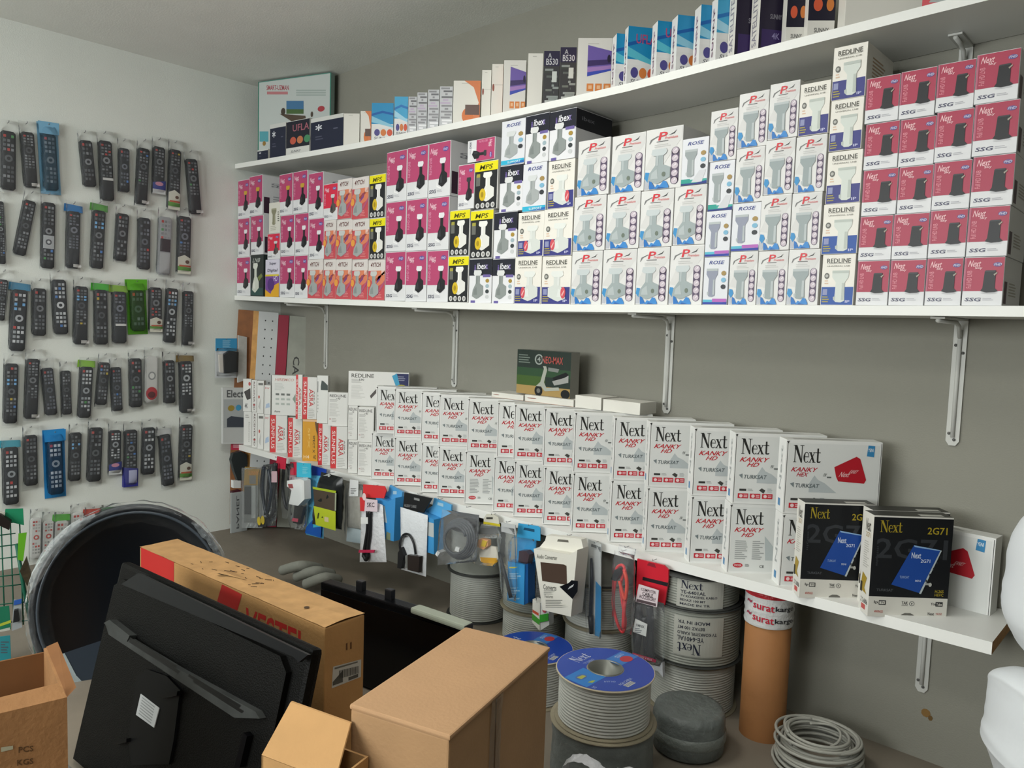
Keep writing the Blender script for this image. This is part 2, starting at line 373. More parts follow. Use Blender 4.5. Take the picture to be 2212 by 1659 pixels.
def T_coral(wide_head=True):
    c = Card('dcd6d2'); c.R(.0, .01, 1, .73, 'c9545c', 1)
    c.flat([(.0, .55), (.35, .73), (1, .73), (1, .45), (.6, .35)], 'dd8462', 2); c.flat([(.45, .52), (1, .72), (1, .66), (.5, .46)], 'a14a30', 3)
    c.flat([(.5, .4), (.72, .5), (.8, .62), (.62, .6)], '7c4690', 3); c.flat([(.5, .16), (1, .5), (1, .42), (.55, .1)], 'b35a7c', 3)
    c.O(.04, .42, .12, .09, 'e8a04a', 3); c.R(.8, .62, .98, .73, 'e9c4b8', 3)
    c.lnb(.33, .1, .62, .62, 'c9cbc8', 'a3a9a8', k=4, hi='8d9493'); c.lines(.5, .05, .9, .2, 4, 'dd8f8f', 3)
    c.T('4YTCH', .14, .82, .72, .93, '6a3d3c', 2, sh=.03)
    return c.done()
def T_yellow():
    c = Card('d8d8d4'); c.R(.01, .01, .97, .97, '26282a', 1); c.R(.0, .80, 1, .985, 'ebe01e', 2)
    c.T('MPS', .2, .83, .75, .93, '4c4a10', 3, sh=.05)
    for i in range(4): c.O(.15 + .22 * i, .085, .085, .058, 'd2d2d0', 2); c.O(.16 + .22 * i, .085, .04, .03, '8d8d8b', 3)
    c.lnb(.55, .19, .6, .58, 'f0f0ea', 'e6e6e0', k=2, hi='f6f6f2'); c.O(.36, .31, .14, .13, 'd9bb2c', 4); c.O(.35, .31, .06, .06, 'a98e20', 5)
    c.R(.06, .5, .24, .72, '6b6d68', 2); c.R(.08, .68, .24, .75, 'a5a046', 3)
    return c.done()
def T_ibex():
    c = Card('dedfe2'); c.R(.02, .0, .98, .98, 'e4e5e8', 1); c.R(.0, .62, 1, .985, '232530', 2)
    c.T('ibex', .34, .76, .78, .90, 'e9e9ee', 3, sh=.02); c.T('x', .7, .76, .84, .86, '7a6aa8', 3); c.T('j', .2, .72, .3, .86, '6d5c9c', 3)
    c.lnb(.38, .12, .54, .62, 'dcdedd', '8f9694', k=4, hi='7f8684'); c.R(.62, .58, .95, .64, '6f62a0', 3)
    for i, col in enumerate(('a78a3c', '9fb4bc', '3c4244', 'c9cccd')): c.O(.82, .50 - .12 * i, .08, .045, col, 3)
    c.R(.1, .0, .3, .055, '6a60a0', 3)
    c.T('ibex', .15, .78, .5, .86, '77777f', 1, face='R'); c.R(.0, .6, 1, .985, '1f2029', 0.5, 'R')
    return c.done()
def T_redline(blue='3c3f82', tallfeed=False, side='l'):
    c = Card('e9e6dd'); c.T('REDLINE', .14, .83, .86, .92, '57564f', 2); c.R(.16, .815, .84, .822, 'a8a69e', 2)
    c.T('UNIVERSAL LNB', .15, .755, .84, .785, '96948c', 2)
    c.R(.02, .01, .98, .36, blue, 1); c.O(.16, .58, .075, .06, '6a6b66', 2); c.O(.16, .58, .045, .03, 'b4b4ae', 3); c.lines(.1, .4, .25, .5, 2, 'd8b9a0', 1)
    c.R(.06, .2, .2, .32, '8d93b8', 2); c.lines(.05, .04, .32, .18, 3, 'a59a4a', 2); c.T('IP', .76, .05, .9, .1, 'c9cbe6', 2)
    if tallfeed: c.tall(.58, .09, .5, .58, 'd3dad3', 'bac2bb', k=3)
    else:
        c.lnb(.56, .09, .66, .6, 'e2e6e1', 'd4d9d4', mir=(side == 'r'), k=3, hi='dfe3df')
        x = .34 if side == 'l' else .76
        c.O(x, .24, .085, .12, 'd0525c', 5); c.flat([(x - .05, .2), (x + .04, .3), (x + .05, .27), (x - .02, .16)], 'e8b0b0', 6)
    c.lines(.2, .2, .8, .8, 9, 'b59a7c', 1, 'R')
    return c.done()
def T_prem(tallfeed=False):
    c = Card('dfdfdd'); c.flat([(.0, .35), (.5, .98), (.98, .98), (.98, .8), (.4, .3)], 'd6d6d4', 1)
    c.T('P', .34, .80, .56, .93, 'd23a44', 3, sh=.05); c.T('Premium', .52, .805, .86, .85, 'e08a8a', 3, sh=.02); c.R(.3, .775, .62, .787, '555555', 2)
    c.flat([(.1, .76), (.14, .83), (.34, .88), (.36, .87), (.18, .82), (.12, .76)], '777777', 2); c.flat([(.6, .86), (.76, .9), (.84, .94), (.78, .88)], '444444', 2)
    c.lines(.25, .68, .8, .74, 2, 'c2c2c0', 2)
    c.R(.72, .12, .93, .6, '5b4f66', 2)
    c.O(.825, .60, .105, .06, '5b4f66', 2); c.O(.825, .12, .105, .06, '5b4f66', 2)
    for i in range(5): c.O(.825, .60 - .12 * i, .085, .053, 'cbbfc9', 3, 14); c.flat([(.78, .585 - .12 * i), (.86, .64 - .12 * i), (.87, .61 - .12 * i)], 'eae4ea', 4)
    if tallfeed: c.tall(.42, .14, .5, .5, '9aa5a6', 'b9c1c2', k=4)
    else: c.lnb(.38, .12, .66, .54, 'c6cecf', 'a0abac', k=4, hi='b4bdbe'); c.O(.54, .24, .05, .04, '6f7a6e', 6)
    c.flat([(.01, .16), (.1, .24), (.16, .14), (.12, .02), (.01, .02)], 'b9bcc4', 2); c.flat([(.01, .20), (.03, .30), (.14, .29), (.19, .22), (.1, .13)], '3f90c8', 3)
    c.flat([(.16, .01), (.15, .15), (.22, .13), (.33, .02)], '2f74bd', 5); c.flat([(.3, .01), (.38, .08), (.46, .06), (.54, .13), (.62, .12), (.69, .04), (.69, .01)], '3f88cc', 6); c.flat([(.38, .01), (.42, .04), (.6, .015)], '2c5fa8', 7)
    c.T('P', .3, .6, .7, .85, '8a3a38', 1, face='R')
    return c.done()
def T_rose(v=0):
    c = Card('dfe1e6'); c.T('ROSE', .2, .85, .78, .925, '3d4a8c', 2, sh=.05)
    lo = (('35b3d6', '2a6cb8'), ('3fa79c', '2a3f8c'), ('59b5cc', '2e4fb0'))[v]
    if v == 0: c.lnb(.4, .17, .6, .58, 'd4d8d8', 'a6acac', k=3, hi='989f9f')
    else: c.tall(.35, .2, .46, .55, ('9aa3a4', '9aa3a4', '9297a8')[v], 'b5bcbd', k=3)
    c.R(.01, .01, .99, .11, lo[0], 1, sh=0); c.flat([(.3, .01), (.99, .01), (.99, .07)], lo[1], 2)
    if v == 2: c.R(.4, .06, .98, .13, 'b468b8', 2); c.R(.01, .01, .99, .055, '2e3f9c', 3)
    if v == 1: c.R(.01, .04, .35, .13, '2f9d90', 2); c.flat([(.4, .05), (.7, .3), (.95, .3), (.8, .04)], 'd0d2d6', 2); c.R(.01, .0, .99, .035, '2a3a80', 3)
    for i, col in enumerate(('a48a54', '7fb4d0', '3a3d42')): c.O(.82, .66 - .14 * i, .1, .05, col, 3, 10)
    if v == 0: c.T('SUPPORT', .3, .03, .85, .08, 'd8f0f8', 4)
    return c.done()
def T_olive():
    c = Card('2d3533'); c.R(.03, .02, .97, .2, '2f4f4c', 1); c.T('LNB', .15, .82, .7, .92, 'b4bab4', 2, sh=.1)
    c.lnb(.38, .12, .56, .68, 'd8dcd2', 'cfd4c8', k=2, hi='dfe2d8'); c.flat([(.55, .45), (.85, .55), (.95, .48), (.65, .35)], '74804a', 2); return c.done()
def T_purple():
    c = Card('d8d4e4'); c.R(.02, .0, 1, .58, '7a4a9c', 1); c.flat([(.0, .0), (1, .0), (1, .38), (.6, .3), (.4, .08), (0, .2)], 'e0aa2c', 2); c.O(.42, .33, .25, .17, '55337c', 3)
    c.T('Super', .3, .84, .8, .93, '444a5c', 2); c.T('Digital', .15, .65, .85, .75, '4a4a5c', 2, sh=.03); c.T('HD', .62, .42, .9, .56, 'd8c8ea', 4); c.R(.0, .55, .98, .6, 'd9c53a', 2); return c.done()
def T_cream():
    c = Card('dcdad0'); c.tall(.45, .3, .45, .5, '8c8a72', 'a5a38c', k=2); c.lines(.15, .08, .8, .25, 3, 'b8b6a8', 1); c.lines(.78, .35, .95, .7, 5, '5c5c54', 1); return c.done()
def T_sunny(v=0):
    c = Card('e0e0de'); a, b2, d = (('1d87b8', '1559a0', '58b8cc'), ('2f8fc0', '1d5fa8', '8cc4da'), ('49a5cf', '2c74b8', 'a3d2e6'))[v]
    c.R(.0, .45, 1, 1, a, 1); c.flat([(0, .72), (.5, .8), (1, .74), (1, .68), (.5, .74), (0, .66)], b2, 2); c.flat([(0, .66), (1, .42), (1, .36), (0, .5)], d, 2); c.R(.0, .28, 1, .36, 'dcdcda', 1)
    if v == 0: c.T('UFLA', .28, .72, .95, .88, 'b04a72', 3)
    for i, col in enumerate(('4d4886', 'cf7a3e', 'd0583c')): c.O(.26 + .29 * i, .23, .13, .09, col, 3)
    c.T('SUNNY', .12, .05, .86, .12, '6a6a6e', 2, sh=.03)
    c.T('SUNNY', .3, .1, .6, .85, '7a5a6c', 1, face='L', rot=1); c.lines(.3, .1, .6, .9, 3, 'b8a8b8', 1, 'L')
    return c.done()
def T_dark(v=0):
    c = Card('d9d7d0'); c.R(.0, .0 if v != 1 else .26, 1, 1, ('262034', '1f1d2c', '23283c')[v], 1)
    if v == 0: c.R(.1, .05, .98, .35, '3a2a5c', 2); c.T('SUNNY', .4, .52, .85, .6, '8d8a94', 3); c.T('4K', .5, .2, .8, .3, '8f86b0', 3); c.T('SATELLITE', .2, .1, .7, .9, '8a8894', 1, face='L', rot=1)
    if v == 1:
        c.O(.35, .5, .17, .1, 'cf5a3c', 3); c.O(.8, .5, .14, .1, 'c9783c', 3); c.T('SUNNY', .25, .08, .8, .15, '5c5c5c', 2)
    if v == 2:
        c.R(.0, .88, 1, 1, 'cfd0cc', 2); c.T('*', .15, .6, .35, .8, 'd8dae0', 3); c.lines(.15, .3, .45, .45, 2, '4a4d60', 2); c.lines(.7, .55, .9, .62, 1, '5a5d70', 2)
    return c.done()
def T_ufla():
    c = Card('d4d4d0'); c.R(0, .22, 1, .985, '20222e', 1); c.T('UFLA', .28, .68, .98, .88, 'a25f6c', 2)
    for i, col in enumerate(('c05a46', 'bf7650', '4a8a62')): c.O(.3 + .3 * i, .42, .13, .11, col, 2)
    c.T('SUNNY', .2, .07, .62, .14, '66666a', 2, sh=.03); return c.done()
def T_silver():
    c = Card('bfc1c4'); r = random.Random(4)
    for i in range(14): c.R(r.uniform(0, .5), i / 14, r.uniform(.6, 1), i / 14 + .045, r.choice(['e8e8ea', 'd0d0d4', '8c8c90', 'b8aac0', '6e6e72']), 1)
    return c.done()
def T_plainwhite(orange=False, v=0):
    c = Card('dcdad2'); c.lines(.3, .93, .7, .95, 1, '9a9890', 1)
    if orange: c.flat([(.4, 1), (1, 1), (1, .0), (.7, .1), (.95, .5), (.75, .85)], 'd07a4c', 1); c.O(.55, .2, .22, .18, 'd0733a', 2); c.R(.45, .22, .98, .45, '5f4a44', 3)
    if v == 1: c.O(.15, .55, .1, .07, '8a4a3c', 1); c.R(0, .0, 1, .03, 'c2805c', 1); c.R(0, .6, 1, .606, '9c9a92', 1)
    return c.done()
def T_screen():
    c = Card('d6d4ce'); c.R(.3, .9, .62, .905, '8a8880', 1); c.flat([(.3, .35), (1, .45), (1, .78), (.3, .88)], '6a58a0', 1); c.flat([(.3, .52), (1, .56), (1, .64), (.3, .62)], '3c2f60', 2); c.flat([(.3, .4), (1, .48), (1, .54), (.3, .5)], '9c78b4', 2)
    c.O(.93, .65, .05, .07, '241f38', 3); c.flat([(.3, .35), (1, .45), (1, .48), (.3, .42)], '3a4aa8', 3)
    for i in range(3): c.R(.3 + .25 * i, .1, .5 + .25 * i, .23, 'cf7f42', 1); c.R(.35 + .25 * i, .14, .45 + .25 * i, .2, 'e0b288', 2)
    c.R(0, 0, 1, .03, 'c9785c', 1); c.R(0, .0, 1, 1, 'cf8a68', 1, 'L'); return c.done()
def T_bs():
    c = Card('3a3a3c'); c.R(0, .72, 1, 1, '2b2740', 1); c.T('B530', .15, .74, .9, .86, 'c9c9cc', 2); c.T('A', .25, .87, .5, .96, 'b0b0b4', 2)
    r = random.Random(9)
    for i in range(16): c.R(r.uniform(0, .7), i * .042, r.uniform(.5, 1), i * .042 + .04, r.choice(['8d9490', '5c625e', 'b8bcb8', '3c403c', '6e746c']), 2)
    c.R(.55, .42, .85, .62, 'c9cec8', 3); return c.done()
def T_next(v=0):
    """Tall receiver carton: serif word, red lettering, mountain, red icon strip."""
    c = Card('e6e7e4', .006, (.28, .06, .2)); c.R(.0, .0, .012, 1, 'efefec', 1); c.R(.012, .02, .017, .98, '4a4a48', 2); c.flat([(.0, .975), (.03, .985), (.02, .95)], '3a3a38', 3)
    c.R(.03, .035, .97, .955, 'dcdedb', 1)
    if v < 2:
        c.N(.07, .71, .385, .925, '2c2c2a', 3); red = 'c02a34'
        c.T('KANKY', .06, .60, .36, .665, red, 3, sh=.03); c.T('HD', .14, .53, .26, .59, red, 3, sh=.03)
    if v == 0 or v == 2:
        c.flat([(.26, .42), (.31, .53), (.35, .47), (.42, .43), (.55, .3), (.26, .3)], 'b8bfc0', 2)
        c.T('TURKSAT', .11, .36, .36, .415, '5c6668', 3, sh=.008); c.flat([(.06, .41), (.1, .43), (.1, .36)], '7c8688', 3)
        c.R(.075, .185, .15, .215, '3a3a38', 3); c.lines(.165, .18, .24, .22, 2, 'a4a6a4', 3); c.flat([(.29, .2), (.32, .23), (.36, .2), (.34, .155)], '444440', 3); c.lines(.38, .17, .45, .23, 3, 'aab0b0', 3)
        for i in range(3):
            x = .06 + .133 * i
            c.R(x, .08, x + .115, .15, 'c2303c', 3); c.R(x + .065, .098, x + .105, .11, 'e8b8bc', 4); c.R(x + .065, .12, x + .105, .132, 'e8b8bc', 4); c.O(x + .035, .115, .02, .024, 'ead0d0', 4, 10)
        c.R(.44, .5, .485, .52, '6c706e', 3); c.T('FX', .4, .52, .43, .56, '5a5e5c', 3, sh=.01)
    if v == 1:
        c.lines(.08, .2, .22, .48, 10, 'a0a3a2', 3, seed=5); c.lines(.27, .2, .4, .48, 10, 'a0a3a2', 3, seed=8); c.flat([(.4, .55), (.5, .4), (.5, .2), (.42, .2)], 'b8c0c0', 2)
        c.O(.12, .12, .055, .035, 'c2303c', 3, 12); c.T('VOLTASA', .08, .105, .16, .135, 'eed8d8', 4); c.lines(.2, .1, .26, .14, 3, '6a6a68', 3); c.T('CE', .36, .09, .41, .13, '3a3a38', 3)
    # the visible flank
    c.T('Next', .3, .3, .6, .9, 'a4a8a8', 1, face='L', rot=1); c.R(.3, .08, .6, .18, '4a86b4', 1, 'L')
    c.lines(.1, .2, .95, .6, 3, 'bfc0bd', 1, 'T')
    if v == 2:      # fully visible front: device picture and ribbon
        c.N(.075, .70, .37, .93, '2c2c2a', 3); c.T('KANKY', .06, .575, .32, .635, 'b8283a', 3, sh=.025); c.T('HEX', .12, .51, .23, .565, 'b8283a', 3, sh=.02)
        c.flat([(.51, .65), (.735, .80), (.775, .77), (.85, .49), (.83, .44), (.56, .46), (.535, .52)], 'b51f2c', 3)
        c.T('Next', .56, .52, .66, .59, 'e8b8b8', 4, sh=.03); c.T('KANKY', .66, .57, .74, .62, 'e8b8b8', 4, sh=.03)
        c.flat([(.84, .81), (.915, .80), (.92, .95), (.85, .955)], '3a86b8', 3); c.T('YENI', .85, .87, .905, .915, 'e6f0f4', 4)
        c.R(.985, .02, .99, .98, '4a4a48', 2)
    return c.done()
def T_2g71():
    c = Card('dedcd4', .006, (.19, .07, .26)); c.R(.0, .2, 1, .985, '15171a', 1); c.R(.0, .0, 1, .2, 'd9d7ce', 1)
    c.N(.08, .84, .37, .955, 'a9952a', 3); c.T('2G71', .68, .83, .93, .90, 'a9952a', 3)
    c.T('2G71', .05, .58, .95, .78, '33363a', 2); c.flat([(.27, .325), (.52, .72), (.86, .68), (.63, .25)], '1f4a9c', 4)
    c.flat([(.52, .72), (.86, .68), (.845, .672), (.53, .703)], '8fb4dc', 5); c.flat([(.86, .68), (.875, .675), (.655, .24), (.63, .245)], 'b8c4c8', 5)
    for i in range(5): c.R(.70 + .04 * i, .36 + .06 * i, .715 + .04 * i, .385 + .06 * i, '2c3034', 6)
    c.R(.70, .33, .77, .35, '9a9c98', 6); c.O(.76, .335, .02, .02, 'b8bab4', 7)
    c.T('Next', .5, .59, .62, .65, 'd2dcee', 5, sh=-.0); c.T('2G71', .62, .55, .74, .585, 'd2dcee', 5); c.T('TURKSAT', .37, .39, .49, .415, '8fa8d4', 5); c.T('MINI', .57, .36, .64, .38, 'c0cce6', 5)
    c.T('TURKSAT', .09, .255, .3, .28, '55585c', 3); c.T('H.265', .83, .255, .94, .285, 'a8962e', 3); c.T('HEVC', .83, .22, .94, .248, 'a8962e', 3); c.lines(.06, .5, .09, .7, 10, '3c4044', 2)
    c.T('Ip', .07, .125, .12, .16, '3a3a3a', 3); c.R(.13, .12, .22, .165, '3a3a3a', 3); c.R(.138, .128, .207, .157, 'd9d7ce', 4); c.T('TV', .147, .132, .2, .153, '3a3a3a', 5)
    c.T('TAK', .42, .13, .5, .16, '3a3a3a', 3); c.T('CALISTIR', .42, .115, .5, .126, '6a6a68', 3); c.O(.55, .14, .034, .024, '6a6a68', 3); c.O(.55, .14, .026, .018, 'd9d7ce', 4); c.flat([(.54, .13), (.54, .15), (.562, .14)], '4a4a48', 5)
    c.T('You', .79, .13, .85, .158, '3a3a3a', 3); c.R(.85, .12, .94, .165, '3a3a3a', 3); c.T('Tube', .86, .128, .93, .155, 'd9d7ce', 4)
    c.T('4WINGS', .08, .04, .19, .065, 'c05a50', 3); c.T('Next', .76, .03, .84, .06, '4a4a48', 3); c.T('YILDIZ', .86, .035, .94, .055, 'b8605a', 3)
    c.flat([(.41, .0), (.43, .03), (.47, .045), (.54, .045), (.58, .03), (.6, 0)], '6e6c66', 3)
    c.T('Next', .25, .82, .75, .94, '55534c', 1, face='L'); c.T('2G71', .3, .76, .75, .81, 'b09a70', 1, face='L'); c.lines(.2, .45, .8, .72, 12, 'b9b7ae', 1, 'L'); c.flat([(.1, .22), (.25, .4), (.7, .36), (.5, .25), (.75, .2)], 'a58a2c', 2, 'L')
    c.R(.1, .2, .3, .3, '2c2a20', 3, 'L'); c.T('2 2 6006', .2, .1, .9, .15, '3a3a38', 1, face='L'); c.R(.3, .04, .7, .09, 'c2504c', 1, 'L')
    c.R(.0, .0, 1, 1, '33342f', 1, 'T'); c.flat([(.6, .1), (.9, .1), (.9, .45), (.6, .45)], 'b9b9b2', 2, 'T')
    c.R(.0, .2, 1, .985, '15171a', 1, 'R')
    return c.done()
def T_sunplus():
    c = Card('dcdcd8'); c.R(.0, .0, .34, 1, 'cf3a3c', 1); c.T('SUNPLUS', .07, .1, .27, .9, 'ecd6d2', 2, rot=-1); c.T('ASRA', .46, .3, .76, .72, 'c23a3c', 2, rot=-1); c.T('ASRA', .78, .34, .86, .68, '77706c', 2, rot=-1)
    c.lines(.42, .02, .95, .26, 6, 'b8b8b4', 1); return c.done()
def T_redl(v=0):
    c = Card('e0e0dc'); c.T('REDLINE', .08, .86, .9, .94, '5a5a56', 2); c.lines(.08, .72, .6, .8, 3, 'a8a8a4', 1); c.T('190', .4, .79, .6, .84, '4a4a48', 2, sh=.03)
    c.lines(.08, .28, .62, .68, 12, 'c4c4c0', 1); c.T('H', .08, .18, .16, .23, 'b06a68', 2); c.lines(.2, .1, .5, .24, 3, 'b8b4b0', 1)
    return c.done()
def T_redbig():
    c = Card('e2e2de', .006, (.3, .05, .17)); c.T('REDLINE', .05, .82, .42, .93, '55554f', 2); c.lines(.05, .66, .25, .78, 4, 'a8a8a4', 1); c.T('190', .18, .73, .26, .79, '4a4a48', 2)
    c.lines(.05, .2, .28, .6, 12, 'c8c8c4', 1); c.R(.78, .4, .995, .97, '2a2e5c', 2); c.flat([(.72, .9), (.8, .97), (.86, .6), (.8, .55)], '3f9cc4', 3); c.O(.88, .6, .07, .06, 'a8a030', 4); c.flat([(.9, .4), (.99, .4), (.99, .55)], '3a8cb8', 4); c.lines(.82, .75, .97, .9, 3, '8a8ca0', 3)
    c.flat([(.38, .22), (.48, .42), (.6, .5), (.8, .45), (.86, .55), (.6, .58), (.46, .5), (.36, .3)], '55504e', 3); return c.done()
def T_yellowcard():
    c = Card('d89c2e'); c.R(.0, .95, 1, 1, 'e0b890', 1); c.T('H4', .08, .06, .45, .14, 'f0d8b0', 2); c.T('SPECT X', .68, .2, .82, .62, '3c3020', 2, rot=-1); c.T('H2', .72, .05, .9, .15, '3c3020', 2); c.T('SPX', .35, .3, .5, .8, 'e8bc60', 2, rot=-1); c.flat([(.8, .95), (1, .95), (1, .6), (.88, .75)], '6a4a30', 2); return c.done()
def T_strip(v=0):
    c = Card('dcdcd8')
    if v == 0: c.T('RECEIVER HD', .35, .05, .65, .95, '5c4440', 2, rot=-1); c.R(.3, .2, .7, .24, 'a83a3a', 3)
    if v == 1: c.T('Electronics', .6, .1, .8, .7, 'b4b4b0', 2, rot=-1); c.lines(.2, .8, .8, .92, 2, '9a9a96', 1)
    if v == 2: c.R(.2, .86, .9, .93, '6c6c68', 1); c.flat([(.2, .2), (.6, .5), (.5, .1)], 'bcbcb8', 1); c.O(.3, .5, .12, .05, 'b8564c', 2)
    if v == 3: c.T('Joy', .1, .87, .8, .94, 'c24a48', 2); c.flat([(.2, .2), (.9, .25), (.8, .4), (.3, .35)], 'a9bcd4', 2)
    if v == 4: c.flat([(.1, .6), (.9, .72), (.95, .4), (.5, .35)], '3a3634', 2); c.T('4K', .2, .1, .6, .25, '5a5a58', 2); c.O(.8, .85, .15, .06, 'b8504c', 2)
    return c.done()
def T_manual():
    c = Card('dfe0dc', .006, (.14, .03, .2)); c.R(.0, .0, .02, 1, '33332f', 1); c.T('HIREMCO', .14, .86, .9, .93, 'd2a29a', 2, sh=.03); c.lines(.14, .62, .6, .8, 6, 'c4c8c4', 1)
    for i in range(3):
        for j in range(3): c.R(.18 + .22 * i, .26 + .12 * j, .32 + .22 * i, .31 + .12 * j, 'b0b8b2' if j < 2 else '6a6e6a', 2)
    c.flat([(.86, .42), (.98, .55), (.98, .3)], '8a9a8c', 2); c.T('hom', .14, .07, .36, .12, '3c3c38', 2, sh=.02); return c.done()
def T_devpic():
    c = Card('dfe0dc', .006, (.16, .03, .2)); c.flat([(.34, .78), (.42, .9), (.62, .88), (.98, .8), (.98, .7), (.34, .7)], '3f4a46', 2); c.R(.06, .65, .1, .88, '26282a', 2); c.lines(.02, .2, .2, .6, 6, 'c0c0bc', 1); return c.done()
def T_scoot():
    c = Card('8f8f88', .006, (.2, .05, .17)); c.R(.0, .0, 1, 1, '23302a', 1); c.R(.0, .0, 1, .2, 'a58a54', 2); c.R(.0, .2, .55, .42, '3f5a28', 2); c.R(.0, .42, 1, .6, '2c4a30', 2)
    c.T('NEO-MAX', .48, .72, .86, .88, 'b0524c', 3); c.O(.42, .8, .08, .12, '9aa29c', 3); c.O(.42, .8, .055, .09, '2a3430', 4); c.T('4', .39, .75, .45, .86, '9aa29c', 5)
    c.lines(.03, .68, .3, .9, 4, '6c7870', 3); c.O(.43, .1, .075, .12, '16181a', 4); c.O(.43, .1, .035, .055, '6c6c66', 5); c.O(.92, .08, .08, .1, '141618', 4)
    c.flat([(.38, .2), (.46, .3), (.52, .6), (.5, .66), (.56, .66), (.58, .58), (.53, .3), (.58, .18), (.8, .22), (.82, .15), (.55, .1), (.48, .2)], 'a3a79c', 5)
    c.flat([(.68, .34), (.9, .44), (.97, .5), (.97, .34), (.72, .25)], '9a9c98', 5); c.flat([(.6, .64), (.8, .62), (.78, .54), (.6, .56)], '7c807c', 5); c.flat([(.68, .42), (.92, .56), (.98, .5), (.72, .34)], '101214', 4)
    return c.done()
MAKERS = dict(pink=lambda: T_pink(), pinky=lambda: T_pink(cap='c9a23c'), pinkd=lambda: T_pink(cap='3a3c40', base='b84a72'), pinkr=lambda: T_pink(cap='cfcfd2', base='d8344e', black='5c5652'), pinkw=T_pinkwide,
    coral=T_coral, yellow=T_yellow, ibex=T_ibex, redl=lambda: T_redline(side='l'), redr=lambda: T_redline(side='r'), redt=lambda: T_redline(tallfeed=True), redb=lambda: T_redline(blue='2752a0', tallfeed=True),
    prem=lambda: T_prem(False), premt=lambda: T_prem(True), rose=lambda: T_rose(0), roseg=lambda: T_rose(1), rosep=lambda: T_rose(2), olive=T_olive, purple=T_purple, cream=T_cream,
    sunny=lambda: T_sunny(0), sunny1=lambda: T_sunny(1), sunny2=lambda: T_sunny(2), dark=lambda: T_dark(0), darkc=lambda: T_dark(1), navy=lambda: T_dark(2), ufla=T_ufla, silver=T_silver,
    white=lambda: T_plainwhite(), whiteo=lambda: T_plainwhite(True), white1=lambda: T_plainwhite(v=1), screen=T_screen, bs=T_bs, next=lambda: T_next(0), nextb=lambda: T_next(1), nextf=lambda: T_next(2), g71=T_2g71,
    sunplus=T_sunplus, redp=T_redl, redbig=T_redbig, ycard=T_yellowcard, strip0=lambda: T_strip(0), strip1=lambda: T_strip(1), strip2=lambda: T_strip(2), strip3=lambda: T_strip(3), strip4=lambda: T_strip(4),
    manual=T_manual, devpic=T_devpic, scoot=T_scoot)
def carton(kind, loc, dims, rz, label, cat='box', group=None, name='product_box'):
    """One carton: the first of a kind owns the mesh, the others share it."""
    if kind not in _tpl:
        o = MAKERS[kind]().obj(name); _tpl[kind] = o.data
    else:
        o = bpy.data.objects.new(name, _tpl[kind]); SC.collection.objects.link(o)
    o.location = loc; o.rotation_euler = (0, 0, rz); o.scale = dims
    return tag(o, label, cat, group)
for _k in MAKERS:      # build all artwork first, while the scene is small
    _b = MAKERS[_k](); _o = _b.obj('tmp'); _tpl[_k] = _o.data; bpy.data.objects.remove(_o, do_unlink=True)
# ------------------------------------------------------------------ middle shelf: stacked cartons, fronts parallel to the wall
YM = -.266
LOOK = dict(pink='pink box with white cap', pinky='pink box with yellow cap', pinkd='pink box with black device', pinkr='bright red box', pinkw='crimson box',
    coral='orange-red box', yellow='yellow-banded black box', ibex='black-topped white box', redl='blue-based box with red mark left', redr='blue-based box with red mark right',
    redt='navy-based white box', redb='bright-blue-based white box', prem='letter-P box', premt='slim letter-P box', rose='cyan-footed white box', roseg='green-footed white box', rosep='purple-footed white box',
    olive='dark green box', purple='purple and yellow box', cream='small cream box')
def stack(block, col, group, items, depth=.12, name='product_box', rows=None):
    """items bottom first: (kind, xl, xr, ytop, ybot) in photo pixels; None keeps the level below."""
    z = None; n = len(items)
    for i, (k, xl, xr, yt, yb) in enumerate(items):
        ym = (yt + yb) / 2; xm = (xl + xr) / 2
        a, b = oY(xl, ym, YM), oY(xr, ym, YM)
        if z is None: z = zlerp(MIDZ, (a.x + b.x) / 2) + TH_M + .0005
        zt = oY(xm, yt, YM).z
        r = ('bottom box', 'second box up', 'third box up', 'fourth box up', 'top box')[i] if n > 4 else (('bottom box', 'second box up', 'third box up', 'top box')[i] if n == 4 else ('bottom box', 'middle box', 'top box')[i] if n == 3 else ('bottom box', 'top box')[i] if n == 2 else 'only box')
        lab = '%s, %s of %s' % (LOOK[k], r, col)
        dp = depth[i] if isinstance(depth, (list, tuple)) else depth
        ins = .0006
        carton(k, (a.x + ins, YM + rnd.uniform(0, .004), z), (b.x - a.x - 2 * ins, dp, zt - z - .0008), 0, lab, 'box', group, name)
        z = zt
G1 = 'small boxes stacked at the left end of the middle shelf'
stack(0, 'stack nearest the left wall', G1, [('pink', 511, 540, 555, 638), ('pink', 514, 539, 471, 555), ('pinky', 513, 538, 388, 471)], .11)
stack(0, 'second stack from the left wall', G1, [('olive', 541, 569, 550, 640), ('pink', 541, 568, 465, 550), ('pinky', 538, 566.5, 379, 465)], [.11, .2, .2])
stack(0, 'third stack from the left wall', G1, [('purple', 573, 603, 560, 640), ('pinkr', 577, 604, 504, 560), ('cream', 581, 605, 437, 504)], [.11, .11, .05])
stack(0, 'fourth stack from the left wall', G1, [('pink', 604, 635.5, 552, 641), ('pink', 606, 635.5, 464, 552), ('pinky', 603, 632, 375, 464)], .14)
stack(0, 'fifth stack from the left wall', G1, [('pink', 636, 664, 551, 642), ('pink', 636, 665.5, 460, 551), ('pinky', 633, 664, 369, 460)], .2)
G2 = 'orange and red boxes with white header bands'
stack(0, 'coral stack under the tallest pink one', G2, [('coral', 664.5, 697, 560, 643), ('pink', 666.5, 699, 471, 560), ('pink', 665, 696.5, 372, 471)], [.12, .12, .2])
stack(0, 'stack left of the paired orange boxes', G2, [('coral', 698, 724, 560, 643.5), ('coral', 700, 725, 475, 560), ('pinkr', 697, 728, 396, 475)])
